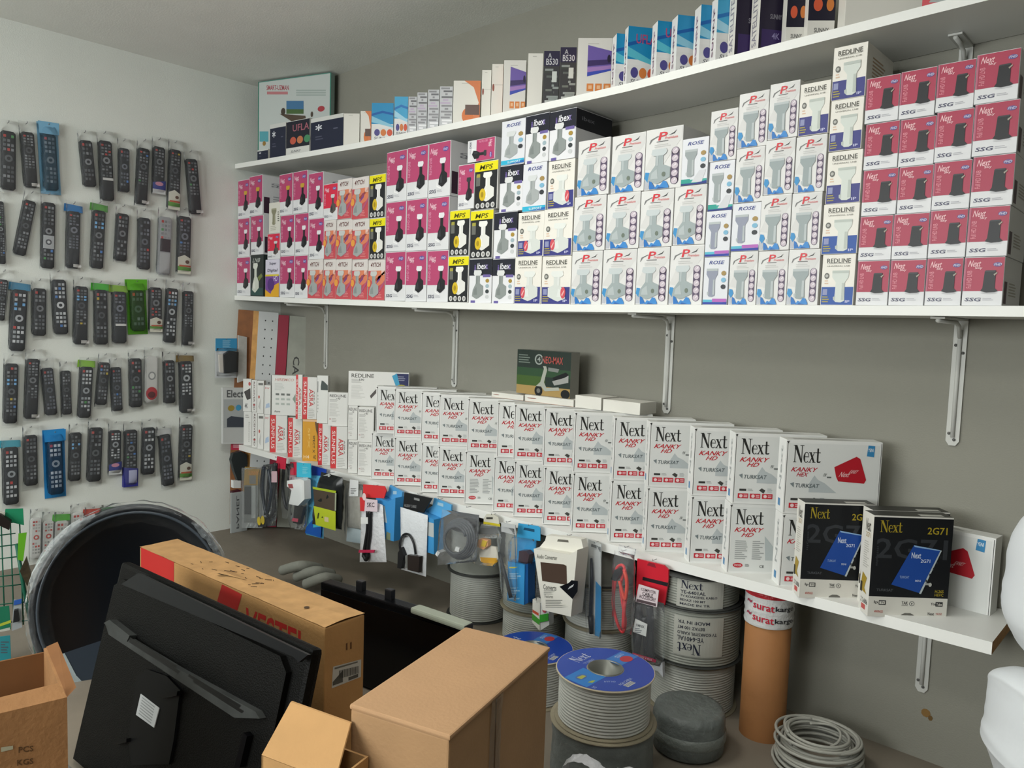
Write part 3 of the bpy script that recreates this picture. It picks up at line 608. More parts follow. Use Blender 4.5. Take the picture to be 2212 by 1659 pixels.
stack(0, 'orange stack left of the yellow-topped pair, one place over', G2, [('coral', 725, 759, 560, 644), ('coral', 726, 760, 473, 560), ('coral', 729, 759.5, 386, 473)])
stack(0, 'orange stack touching the yellow-topped pair', G2, [('coral', 760, 793.5, 560.5, 645), ('coral', 761, 797, 473, 560), ('coral', 760, 795.5, 382, 473)])
stack(0, 'stack between the orange and the nine pink boxes', G2, [('coral', 794, 830, 560.5, 645.5), ('yellow', 798, 832, 470.5, 560.5), ('yellow', 797, 832, 376, 470.5)], .12)
G3 = 'block of nine pink boxes left of the middle of the shelf'
stack(0, 'left column of the nine pink boxes', G3, [('pink', 831, 875, 543, 646), ('pink', 832.5, 876.5, 434.9, 543), ('pink', 834, 878, 325.4, 434.9)], .2)
stack(0, 'centre column of the nine pink boxes', G3, [('pink', 876, 921, 541.6, 648), ('pink', 877.5, 922, 429.3, 541.6), ('pink', 879, 924, 315.6, 429.3)], .2)
stack(0, 'right column of the nine pink boxes', G3, [('pink', 921.5, 967, 540.2, 650), ('pink', 923, 969, 425.2, 540.2), ('pink', 925, 972.5, 306, 425.2)], .2)
G4 = 'boxes stacked between the nine pink ones and the white ones'
stack(0, 'yellow-banded stack right of the nine pink boxes', G4, [('yellow', 967.5, 1011, 552.7, 651), ('yellow', 971, 1014, 452.9, 552.7), ('pinkd', 989, 1024, 354.5, 452.9)], [.12, .12, .1])
stack(0, 'tall stack topped by a yellow-banded box', G4, [('ibex', 1012, 1061, 558, 652), ('yellow', 1015, 1064, 453, 558), ('yellow', 1025, 1075, 347.5, 453)], .11)
stack(0, 'leftmost stack with a blue-lettered box on top', G4, [('ibex', 1062.5, 1110.5, 558, 653), ('ibex', 1066, 1116, 457, 558), ('ibex', 1078, 1129, 355, 457), ('rose', 1082, 1133, 258, 355)], .11)
stack(0, 'stack beside the highest black-topped box', G4, [('redl', 1111, 1168.5, 554, 653), ('redl', 1117, 1173, 457, 554), ('rose', 1129, 1180, 351.7, 457), ('ibex', 1134.7, 1185.5, 246, 351.7)], .12)
stack(0, 'stack under the highest black-topped box', G4, [('redr', 1169, 1232, 552.7, 654), ('redl', 1174, 1236, 450, 552.7), ('redr', 1183, 1240, 344.8, 450), ('ibex', 1187, 1244, 236.6, 344.8)], [.12, .12, .12, .2])
# pink box lying on its side on the yellow one
zz = oY(1040, 347.5, YM).z
a, b = oY(1009, 325, YM), oY(1068, 325, YM)
o = carton('pinkd', (a.x + .002, YM + .002, zz + (b.x - a.x) * 0 + .001), (.085, .1, b.x - a.x), 0, 'pink and white box lying on its side above the yellow-banded boxes', 'box', G4)
o.rotation_euler = (0, math.radians(90), 0); hgt = oY(1040, 300, YM).z - zz; o.scale = (hgt, .1, b.x - a.x); o.location = (a.x + .001, YM + .002, zz + hgt + .001)
G5 = 'white boxes with a red letter P'
for c, (nm, its) in enumerate((
    ('first wide stack with red letter P', [('prem', 1233, 1299, 541.7, 654), ('prem', 1238, 1307, 422.4, 541.7), ('prem', 1247, 1316, 300, 422.4)]),
    ('second wide stack with red letter P', [('prem', 1300, 1372.5, 537.8, 655), ('prem', 1309.6, 1381, 416, 537.8), ('prem', 1320, 1392, 289, 416)]),
    ('third wide stack with red letter P', [('prem', 1373.5, 1444, 533.9, 655.5), ('prem', 1382, 1453, 409.5, 533.9), ('prem', 1393, 1473, 275, 409.5)]),
    ('fourth wide stack, a smaller blue-lettered box on top', [('prem', 1445, 1517.5, 528.7, 656), ('prem', 1454, 1523, 399.5, 528.7), ('roseg', 1472, 1529, 297, 399.5)]),
    ('blue-lettered stack right of the wide boxes', [('rosep', 1518.5, 1572, 554.6, 656.5), ('rosep', 1524, 1578, 454.8, 554.6), ('roseg', 1530, 1584.5, 347, 454.8), ('premt', 1533, 1591.5, 236, 347)]),
    ('slim stack with a purple-striped box second from below', [('premt', 1573.7, 1634, 542.4, 657), ('rosep', 1579.5, 1641, 437.4, 542.4), ('premt', 1588, 1650, 318, 437.4), ('premt', 1594.5, 1659, 198, 318)]),
    ('slim stack left of the navy-topped one', [('premt', 1635, 1700, 540.9, 657.5), ('premt', 1642, 1707.5, 420, 540.9), ('premt', 1651, 1715.5, 299.5, 420), ('premt', 1661, 1725.5, 177, 299.5)]),
    ('slim stack with a navy-based top box', [('premt', 1701, 1769.5, 537.7, 658), ('premt', 1708.5, 1773.5, 415.5, 537.7), ('premt', 1716.5, 1783, 291.7, 415.5), ('redt', 1726.5, 1792, 177, 291.7)]))):
    stack(0, nm, G5, its, [.12, .12, .2][:len(its)] if c == 2 else .12)
G6 = 'white boxes with blue bases in the tall single stack'
stack(0, 'tall single stack left of the crimson block', G6, [('redb', 1774, 1846, 548.7, 658), ('redb', 1776, 1854, 439, 548.7), ('redt', 1784.5, 1860, 324.6, 439), ('redt', 1792.5, 1863.6, 213, 324.6), ('redt', 1798, 1871.6, 96, 213)], [.12, .12, .12, .12, .2])
G7 = 'block of twenty crimson boxes at the right end'
tops = [[562, 560, 556.5, 554], [465, 460, 452, 445], [364, 357, 347, 334], [263, 253, 237, 219], [164, 149, 132, 110]]
xs = [[1849, 1920, 1998.6, 2079, 2169], [1854, 1927, 2006, 2089, 2180], [1861, 1938, 2014, 2097.6, 2191], [1866, 1941, 2019.6, 2101.5, 2200.6], [1869, 1943, 2022, 2106, 2202.5]]
nmc = ('leftmost', 'second', 'third', 'rightmost')
for c in range(4):
    its = []
    for r_ in range(5):
        its.append(('pinkw', xs[r_][c] + .6, xs[r_][c + 1] - .6, tops[r_][c], 659.5 if r_ == 0 else tops[r_ - 1][c]))
    stack(0, '%s column of twenty crimson boxes' % nmc[c], G7, its, .2)
carton('white', (.0, -.24, zlerp(MIDZ, .02) + TH_M), (.012, .16, .2), 0, 'edge of a thin white box against the left wall end of the middle shelf', 'box', G1)

# ------------------------------------------------------------------ top shelf: cartons turned to the room
YT = -.262
def turned(kind, xl, yb, wd, yt, ang, dep, label, group, tab, th, Yf, cat='box', name='product_box', z0=None):
    p = oY(xl, yb, Yf); z = zlerp(tab, p.x) + th + .0005 if z0 is None else z0
    zt = oY(xl, yt, Yf).z
    return carton(kind, (p.x, Yf, z), (wd, dep, zt - z), math.radians(ang), label, cat, group, name)
GT = 'boxes in a row on the top shelf'
# big teal-edged carton leaning in the corner
ang = math.radians(67)
teal = Fr((.33, -.262, zlerp(TOPZ, .33) + TH_T + .001), (math.cos(ang), math.sin(ang), 0))
o_ = oY(557, 340, -.262)
teal = Fr((max(oY(557, 340, -.2).x, .03), -.2, zlerp(TOPZ, .1) + TH_T + .001), (.95, .30, 0))
b = MB(); x1, z1 = teal.px(715, 200); x1 = min(x1, .56); h0 = teal.px(561, 177)[1]; b.cbox((0, 0, 0), (x1, .03, h0), M('8fa49e', .4, 'carton'), .003)
b.flat([(.004, .004), (x1 - .004, .004), (x1 - .004, h0 - .004), (.004, h0 - .004)], -.0005, 'c4cbc8')
b.flat([(0, 0), (.006, 0), (.006, h0), (0, h0)], -.0008, '2f7f6c'); b.flat([(x1 - .006, 0), (x1, 0), (x1, h0), (x1 - .006, h0)], -.0008, '2f7f6c'); b.flat([(0, h0 - .003), (x1, h0 - .003), (x1, h0), (0, h0)], -.0008, '4f9484')
Q = lambda x0, y0, x1_, y1_: teal.P([(x0, y1_), (x1_, y1_), (x1_, y0), (x0, y0)])
b.text('SMART-UZMAN', Q(576, 184, 624, 195), -.0012, 'b8606a'); b.flat(Q(577, 198, 622, 204), -.0010, 'c08084')
for i in range(3): b.flat(Q(640, 194 + 5 * i, 704, 197 + 5 * i), -.0010, 'a8b4b0')
b.flat(Q(619, 218, 656, 246), -.0012, '4a78a0'); b.flat(Q(619, 236, 656, 246), -.0014, '4f6a40'); b.disc(*teal.px(612, 241), .014, .018, -.0016, '4a4038'); b.flat(teal.P([(604, 246), (660, 250), (662, 262), (630, 262)]), -.0010, '5a4c40')
b.disc(*teal.px(674, 247), .008, .014, -.0012, '544a40'); b.disc(*teal.px(694, 235), .022, .014, -.0012, 'b0444c'); b.flat(Q(561, 284, 580, 306), -.0010, '5aa4b0'); b.disc(*teal.px(571, 310), .011, .012, -.0013, '9a7a40')
tag(b.obj('product_box', mw=teal.mat()), 'large flat white box with green edges leaning upright in the shelf corner', 'box', GT)
def tB(kind, xl, xr, yt, yb, ang, dep, label, Yf=YT, wd=None):
    """front edge from xl to xr in the photo when turned by ang"""
    p = oY(xl, yb, Yf); fr = Fr(p, (math.cos(math.radians(ang)), math.sin(math.radians(ang)), 0))
    w = wd or fr.px(xr, yb)[0]
    return turned(kind, xl, yb, w, yt, ang, dep, label, GT, TOPZ, TH_T, Yf)
TBQ = []
def tB(*a_, **k_): TBQ.append((a_, k_))
tB('navy', 556, 579, 325, 346, 12, .05, 'small dark blue box at the far left end of the top shelf', -.27)
tB('navy', 583, 617, 270, 337, 22, .07, 'slate blue box with white band below the green-edged box', -.25)
tB('ufla', 618, 668, 264, 331, 20, .06, 'black box with three coloured dots and pink lettering', -.25)
tB('navy', 671, 741, 257.6, 325, 14, .08, 'wide navy box with a white star near the left corner')
tB('white', 742, 776, 245, 312, 25, .08, 'plain white box right of the wide navy box')
tB('whiteo', 778, 801, 240, 305, 25, .08, 'white box with orange corner left of the blue-waved box')
tB('sunny1', 802, 849, 222.8, 297, 15, .08, 'blue-waved white box with three coloured dots, far left one')
tB('sunny2', 851, 880, 209, 290, 25, .08, 'blue-waved box partly behind the silver boxes')
for i, (xl, xr, yt, yb) in enumerate(((881, 899, 209, 284), (900, 921.5, 200, 279), (923, 947, 194, 274), (948.5, 976.5, 187, 267))):
    tB('silver', xl, xr, yt, yb, 22, .075, '%s of four shiny silver streaked boxes on the top shelf' % ordn(i))
tB('whiteo', 978, 1036, 174.7, 261, 22, .08, 'open white box with orange inside flap')
tB('white1', 1039, 1059, 151.6, 246, 28, .09, 'narrow white box with red dot, left of its twin')
tB('white1', 1060.5, 1084.5, 139, 240, 28, .09, 'narrow white box with red dot, beside the purple-screen box')
tB('screen', 1086, 1134, 130.8, 232, 30, .08, 'white box with purple screen picture, the smaller one')
tB('white', 1138, 1170, 116, 222, 35, .02, 'open white carton end standing before the grey patterned boxes')
tB('bs', 1172, 1206, 111, 214, 28, .08, 'grey patterned box with white letters, left one of two')
tB('bs', 1207.5, 1242, 103, 206, 28, .08, 'grey patterned box with white letters, right one of two')
tB('screen', 1245, 1318, 83, 194, 30, .08, 'white box with purple screen picture, the larger one')
sn = ((1328, 1344, 73, 181), (1353, 1406, 57, 173), (1416, 1446, 45.6, 160), (1459, 1494, 33, 149), (1509, 1532, 11, 136), (1545, 1570, -6, 124))
for i, (xl, xr, yt, yb) in enumerate(sn):
    tB(('sunny', 'sunny', 'sunny', 'sunny1', 'sunny1', 'sunny2')[i], xl, xr, yt, yb, 44, .045, '%s from the left of six slanted blue-waved boxes' % ordn(i), wd=.095)
tB('dark', 1586, 1625, -20, 111, 44, .05, 'slanted box right of the six blue-waved ones', wd=.095)
tB('dark', 1638, 1694, -25, 96, 42, .05, 'tall black and purple box with white flank')
tB('darkc', 1697, 1741, -40, 75, 38, .08, 'black box with one orange dot and white foot band')
tB('darkc', 1744, 1802, -60, 62, 36, .09, 'black box with two orange dots beside the cream box')
tB('white', 1824, 1990, -90, 47, 40, .07, 'wide cream box near the right end of the top shelf', wd=.16)
tB('coral', 1992, 2060, -60, 8, 18, .12, 'orange box at the right end of the top shelf', wd=.2)

TBQ.sort(key=lambda t: t[0][1])
for i, (a_, k_) in enumerate(TBQ):
    kind, xl, xr, yt, yb, ang, dep, lab = a_[:8]; Yf = YT
    ang = 38 if i > 3 else 7
    if i <= 3: dep = .03 if i < 3 else .06
    if kind == 'coral': ang = 14
    if kind in ('sunny', 'sunny1', 'sunny2', 'dark') and xl > 1300: ang = 53
    p = oY(xl, yb, Yf)
    nx = oY(TBQ[i + 1][0][1], yb, Yf).x if i + 1 < len(TBQ) else 3.69
    dx = p.x - oY(TBQ[i - 1][0][1], yb, Yf).x if i else .3; rr = math.radians(ang)
    fr = Fr(p, (math.cos(rr), math.sin(rr), 0)); w = fr.px(xr, yb)[0]
    if 'wd' in k_: w = max(w, min(k_['wd'], .2))
    w = min(w, .235 / math.sin(rr)) if ang > 20 else w
    if ang > 10: dep = min(dep, .93 * dx * math.sin(rr))
    w = min(w, (.255 - dep * math.cos(rr)) / math.sin(rr))
    turned(kind, xl, yb, w, yt, ang, max(dep, .008), lab, GT, TOPZ, TH_T, Yf)

# ------------------------------------------------------------------ lowest shelf: receiver cartons in a slanted row, two high
ZL = .4675; YL = -.262
GN = 'white receiver boxes with black serif lettering'
lo = [(800.7, 1034), (850, 1048), (908, 1060), (944, 1073), (1002, 1088), (1064, 1099), (1107.6, 1115), (1171.7, 1136), (1233, 1152), (1315, 1169), (1392, 1191.6), (1486, 1220.7), (1568.5, 1243), (1681, 1266)]
hi = [(811, 938, 835), (850, 940, 840.7), (908, 955, 848.7), (946, 963, 854.4), (1008, 974.7, 861), (1072, 987, 869), (1107.6, 996.5, 874), (1171.7, 1009, 882), (1237, 1019, 890.5), (1322, 1034, 900), (1397.4, 1052, 912), (1493, 1071, 923.7), (1580.4, 1087, 935.6), (1690, 1105, 947.5)]
HB = .205; AN = 42.5
def dpt(tab, i):
    m = .056
    if i: m = min(m, .95 * math.sin(math.radians(AN)) * (oY(tab[i][0], tab[i][1], YL).x - oY(tab[i - 1][0], tab[i - 1][1], YL).x))
    return m
backs = (4, 12)
for i, (x, y) in enumerate(lo):
    p = oY(x, y, YL); yy = YL
    carton('nextb' if i in backs else 'next', (p.x, yy, ZL), (.262, dpt(lo, i), HB), math.radians(AN), 'lower receiver box, %s from the left' % ordn(i) + (', small print on its face' if i in backs else ''), 'box', GN)
for i, (x, yb, yt) in enumerate(hi):
    p = oY(x, yb, YL); yy = YL
    carton('nextf' if i == 13 else 'next', (p.x, yy, ZL + HB + .0008), (.262, dpt([h_[:2] for h_ in hi], i), HB), math.radians(AN), 'upper receiver box, %s from the left' % ordn(i) + (', showing a red device' if i == 13 else ''), 'box', GN)
# white stock standing behind the receiver boxes
GB = 'white boxes standing behind the receiver boxes'
ZB = ZL + 2 * HB + .0015
def behind(xl, xr, yt, label, kind='white1'):
    a, b_ = oY(xl, yt, -.15), oY(xr, yt, -.15)
    return carton(kind, (a.x, -.15, ZB), (b_.x - a.x - .001, .1, max(a.z - ZB, .02)), 0, label, 'box', GB)
behind(1062, 1131, 850, 'flat pale box lying on the receiver boxes left of the scooter box')
behind(1134, 1240, 852, 'flat white box lying under the scooter box')
behind(1243, 1300, 853, 'flat pale box lying just right of the scooter box', 'white')
behind(1303, 1384, 862, 'flat white box lying at the right end behind the receiver boxes', 'white')
zt = oY(1134, 852, -.15).z + .001; xa, xb = oY(1117, 800, -.13).x, oY(1233, 800, -.13).x
carton('scoot', (xa, -.13, zt), (xb - xa, .05, oY(1116, 754, -.13).z - zt), 0, 'dark box with a scooter picture standing above the receiver boxes', 'box', GB)
# black and gold boxes at the right end
GG = 'black boxes with gold lettering at the right end'
def lowb(kind, xl, yb, wd, h, dep, ang, label, group, cat='box'):
    p = oZ(xl, yb, ZL)
    return carton(kind, (p.x, p.y, ZL), (wd, dep, h), math.radians(ang), label, cat, group)
H7 = .257
lowb('g71', 1726, 1291, .185, H7, .052, AN, 'black box with gold lettering and blue device, left one behind', GG)
lowb('g71', 1873.5, 1331, .197, H7, .052, AN, 'black box with gold lettering and blue device, frontmost one', GG)
p = oZ(1873.5, 1331, ZL); c_, s_ = math.cos(math.radians(AN)), math.sin(math.radians(AN))
carton('g71', (p.x - s_ * .056 + c_ * .022, p.y + c_ * .056 + s_ * .022, ZL), (.197, .052, H7), math.radians(AN), 'black box with gold lettering directly behind the frontmost one', 'box', GG)
xr_ = min(oY(2150, 1200, -.085).x, 3.55)
carton('nextf', (xr_ - .27, -.061, ZL), (.27, .053, .205), math.radians(-5), 'white receiver box with blue ribbon tag at the far right end', 'box', GN)


# left part of the lowest shelf: thin white and red-striped boxes
GS = 'slim boxes at the left end of the lowest shelf'
SX = [526, 544, 556, 570, 583, 621.5, 653, 686.5, 713.5, 751.5, 772.5, 800.7]; SX2 = [525, 543.5, 555, 570.5, 585.5, 638.5, 653, 684, 708, 751.5, 772.5, 811]
def slim(kind, xl, xr, yt, yb, label, dep=.04, ang=40, Y=-.262, up=0, wd=None, z0=None):
    p = oY(xl, yb, Y); rr = math.radians(ang); fr = Fr(p, (math.cos(rr), math.sin(rr), 0))
    w = wd or fr.px(xr, yb)[0]; z = z0 if z0 is not None else ZL
    tb = SX2 if z0 is not None else SX
    lf = [q for q in tb if q < xl - .5]
    if lf: dep = min(dep, .94 * math.sin(rr) * (p.x - oY(lf[-1], yb, Y).x))
    if kind != 'redbig': w = min(w * 1.02, .17)
    zt_ = oY(xl, yt, Y).z
    return carton(kind, (p.x, Y, z), (w, max(dep, .01), zt_ - z), rr, label, 'box', GS)
def lvl(xl, y, Y=-.262): return oY(xl, y, Y).z
row = [('strip1', 526, 543, 889, 970, 'lower thin white box nearest the left wall on the lowest shelf'), ('strip0', 544, 555, 890, 965, 'lower thin white box with dark vertical lettering'),
       ('strip2', 556, 569, 893, 968, 'lower thin white box right of the vertical lettering'), ('strip3', 570, 582, 895, 970, 'lower thin white box with blue swirl'),
       ('sunplus', 583, 619, 896, 975, 'red-striped white box, first in the lower row'), ('sunplus', 621.5, 651.5, 902, 987, 'red-striped white box left of the yellow box'),
       ('ycard', 653, 685, 905.5, 996, 'yellow box with dark vertical lettering'), ('sunplus', 686.5, 712.5, 914.6, 1005, 'red-striped white box right of the yellow box'),
       ('sunplus', 713.5, 749, 921, 1010.5, 'last red-striped white box toward the grey-lettered ones'), ('redp', 751.5, 771, 950, 1024, 'narrow grey-lettered white box, lower left of four'), ('redp', 772.5, 806, 955, 1030, 'narrow grey-lettered white box, lower right of four')]
for k, xl, xr, yt, yb, lb in row: slim(k, xl, xr, yt, yb, lb, dep=.035)
row2 = [('strip4', 525, 542, 818, 889, 'upper thin white box with dark angular picture'), ('strip0', 543.5, 554, 821, 889.5, 'upper thin white box with dark vertical lettering'), ('strip2', 555, 569, 822, 893, 'upper thin white box with grey tab'),
        ('strip3', 570.5, 584, 832, 894, 'upper thin white box with red script'), ('manual', 585.5, 638, 810, 895, 'white box with black left edge and pale icons'),
        ('sunplus', 638.5, 652, 809, 901, 'upper red-striped box, left of two'), ('sunplus', 653, 683, 814, 904.5, 'upper red-striped box, right of two'), ('devpic', 684, 707, 811, 913, 'white box with dark flat device behind the lettered ones'),
        ('redp', 708, 750, 847, 920, 'grey-lettered white box under the dark device picture'), ('redp', 751.5, 771, 876, 949.5, 'narrow grey-lettered white box, upper left of four'), ('redp', 772.5, 806, 879, 954.5, 'narrow grey-lettered white box, upper right of four')]
for (k, xl, xr, yt, yb, lb), lw in zip(row2, (0, 1, 2, 3, 4, 5, 6, 7, 8, 9, 10)):
    below = row[lw]
    slim(k, xl, xr, yt, yb, lb, dep=.035, z0=oY(below[1], below[3], -.262).z + .001)
slim('redbig', 752, 882, 801, 875, 'wide grey-lettered white box with blue and purple corner', dep=.03, z0=oY(751.5, 876, -.262).z + .001, ang=40)
# ------------------------------------------------------------------ remotes in clear sleeves on the left wall
LW = Fr((.001, -1, 1), (0, 1, 0))
KEYM = {}
def remote(xt, yt, xb, yb, wpx, style='k', hdr=None, tag_=None, label='', bag=1, group='remote controls in sleeves on the left wall', X=.006):
    pt, pb = oX(xt, yt, X), oX(xb, yb, X)
    h = (pt - pb).length; a = math.atan2(pt.y - pb.y, pt.z - pb.z)
    ez = Vector((0, math.sin(a), math.cos(a))); ex = Vector((0, math.cos(a), -math.sin(a)))
    fr = Fr(pb, ex, ez)
    ym = (yt + yb) / 2; xm = (xt + xb) / 2
    w = (oX(xm + wpx / 2, ym, X) - oX(xm - wpx / 2, ym, X)).length
    t = empty('remote_control', label, 'remote control', group, mw=fr.mat())
    r = random.Random(int(xt * 7 + yt))
    body = {'k': '232427', 'w': 'c8c9c6', 'g': '9b9da0', 'b': '26282c', 'n': '2a2c30'}.get(style[0], '232427')
    b = MB(); c = w * .16; t_ = .017
    b.prism([(-w / 2 + c, 0), (w / 2 - c, 0), (w / 2, c), (w / 2, h - c), (w / 2 - c, h), (-w / 2 + c, h), (-w / 2, h - c), (-w / 2, c)], -t_ * .7, 0, M(body, .35, 'plastic'))
    b.prism([(-w * .42 + c, h * .02), (w * .42 - c, h * .02), (w * .42, c), (w * .42, h - c), (w * .42 - c, h * .98), (-w * .42 + c, h * .98), (-w * .42, h - c), (-w * .42, c)], -t_, -t_ * .7, M(body, .3, 'plastic'))
    b.obj('body', t)
    k = MB(); y = -t_ - .0018; pal = {'k': ['55585c', '6b6e72', '4a4c50', '7d8084'], 'n': ['5c6068', '6e727c', '50545c'], 'w': ['a9aaa8', '8f918f', 'b05048'], 'g': ['7b7d80', '8d8f92'], 'b': ['a8acb0', 'c2c5c8', '8f9498']}.get(style[0], ['55585c'])
    rows = max(7, int(h / w * 2.6)); nav = rows // 2
    lo = .12 if not tag_ else .34
    for i in range(rows):
        zc = h * (lo + (.95 - lo) * (i + .5) / rows)
        if abs(i - nav) <= 1 and style != 'g':
            if i == nav: k.disc(0, zc, w * .27, w * .27, y, M(r.choice(pal), .4, 'key'), 14); k.disc(0, zc, w * .13, w * .13, y - .0006, M(body, .4, 'key'), 10)
            continue
        for j in range(3):
            if r.random() < .08: continue
            xc = (j - 1) * w * .26; col = r.choice(pal)
            if r.random() < .04: col = r.choice(['b04440', 'b8a03c', '4a8a50', '4a78b8', '4a78b8'])
            if i == rows - 1 and j == 0: col = 'a8403c'
            if 'x' in style and i in (nav + 2, nav + 3) and j != 1: col = '6fa8d8'
            hh = h * (.95 - lo) / rows * .30
            k.flat([(xc - w * .09, zc - hh), (xc + w * .09, zc - hh), (xc + w * .09, zc + hh), (xc - w * .09, zc + hh)], y + .001, M(col, .45, 'key'))
    if style == 'w2': k = MB(); k.disc(0, h * .58, w * .3, w * .34, y, M('8d9090', .4, 'key'), 18); k.disc(0, h * .58, w * .2, w * .23, y - .0005, M('d2d3d0', .4, 'key'), 18); k.disc(0, h * .2, w * .45, h * .14, y - .0005, M('b02c34', .4, 'key')); k.disc(0, h * .17, w * .3, h * .07, y - .001, M('5a1c20', .4, 'key'))
    if style == 'k3': k.flat([(-w * .42, h * .30), (w * .42, h * .30), (w * .42, h * .50), (-w * .42, h * .50)], y - .0002, M('a2a5a8', .3, 'plastic')); k.disc(0, h * .40, w * .24, w * .24, y - .0006, M('4c4e52', .4, 'key')); k.disc(0, h * .40, w * .12, w * .12, y - .001, M('b8babc', .4, 'key'))
    if style == 'g': k.flat([(-w * .4, h * .4), (w * .4, h * .4), (w * .4, h * .62), (-w * .4, h * .62)], y - .0002, M('33272e', .4, 'key')); k.flat([(-w * .4, h * .03), (w * .4, h * .03), (w * .4, h * .38), (-w * .4, h * .38)], y - .0002, M('a8aaac', .4, 'key'))
    k.obj('keypad', t)
    if tag_:
        g = MB(); yy = -t_ - .003
        if tag_ == 'green':
            g.flat([(-w * .5, -.004), (w * .5, -.004), (w * .5, h * .26), (0, h * .32), (-w * .5, h * .27)], yy, 'd3d2c4'); g.flat([(-w * .5, .012), (w * .5, .012), (w * .5, h * .1), (-w * .5, h * .12)], yy - .0004, '5f9a3c')
            g.flat([(-w * .4, h * .11), (w * .48, h * .11), (w * .48, h * .14), (-w * .4, h * .14)], yy - .0008, 'c05a38'); g.disc(w * .22, h * .2, w * .16, w * .14, yy - .0008, '5c4030', 10)
        elif tag_ == 'blue':
            g.flat([(-w * .55, -.002), (w * .55, -.002), (w * .55, h * .28), (-w * .55, h * .22)], yy, '2c3a8c'); g.flat([(-w * .55, -.004), (w * .55, -.004), (w * .55, h * .08), (-w * .55, h * .08)], yy - .0004, 'c9cccd'); g.disc(0, h * .2, w * .35, h * .045, yy - .0006, 'c78aa0', 12)
        elif tag_ == 'box':
            g.prism([(-w * .6, -.004), (w * .55, -.004), (w * .55, h * .3), (-w * .6, h * .34)], yy, 0, M('2f3288', .4, 'print')); g.flat([(-w * .2, h * .05), (w * .45, h * .05), (w * .45, h * .28), (-w * .2, h * .28)], yy - .0005, 'b5b8d8')
        elif tag_ == 'price':
            g.flat([(0, .006), (w * .6, .006), (w * .6, .02), (0, .02)], yy, 'd4d4d2')
        elif tag_ == 'mid':
            g.flat([(-w * .35, h * .34), (w * .45, h * .34), (w * .45, h * .38), (-w * .35, h * .38)], yy, 'd4d4d2')
        g.obj('label', t)
    if hdr:
        g = MB(); z0_ = h * .99
        g.flat([(-w * .75, z0_), (w * .7, z0_), (w * .68, z0_ + .03), (-w * .72, z0_ + .034)], -.006, M(hdr, .3, 'print'))
        g.obj('header_card', t)
    if bag != 1:
        MB().flat([(-w * .72, -.016), (w * .72, -.016), (w * .74, h + .05), (-w * .74, h + .05)], .001, M(bag, .3, 'print')).flat([(-w * .7, h * .99), (w * .7, h * .99), (w * .74, h + .05), (-w * .74, h + .05)], -t_ - .004, M(bag, .3, 'print')).obj('backing_card', t)
    if bag:
        f = MB(); m = FILM('dde3e6', .05) if bag == 1 else M(bag, .15, 'tinted_film', alpha=.10, bump=.9, bscale=45)
        f.pillow([(-w * .61, -.010), (w * .61, -.010), (w * .63, h + .045), (-w * .63, h + .045)], t_ * 2 + .012, m, 9, .002, int(xt), yc=-.012, edge=.2)
        f.obj('plastic_sleeve', t)
        hk = MB(); hk.tube([(0, .0, h + .035), (0, -.02, h + .037), (0, -.024, h + .043)], .0016, M('8a8c8e', .4, 'steel', metal=.6), 6); hk.obj('hook', t)
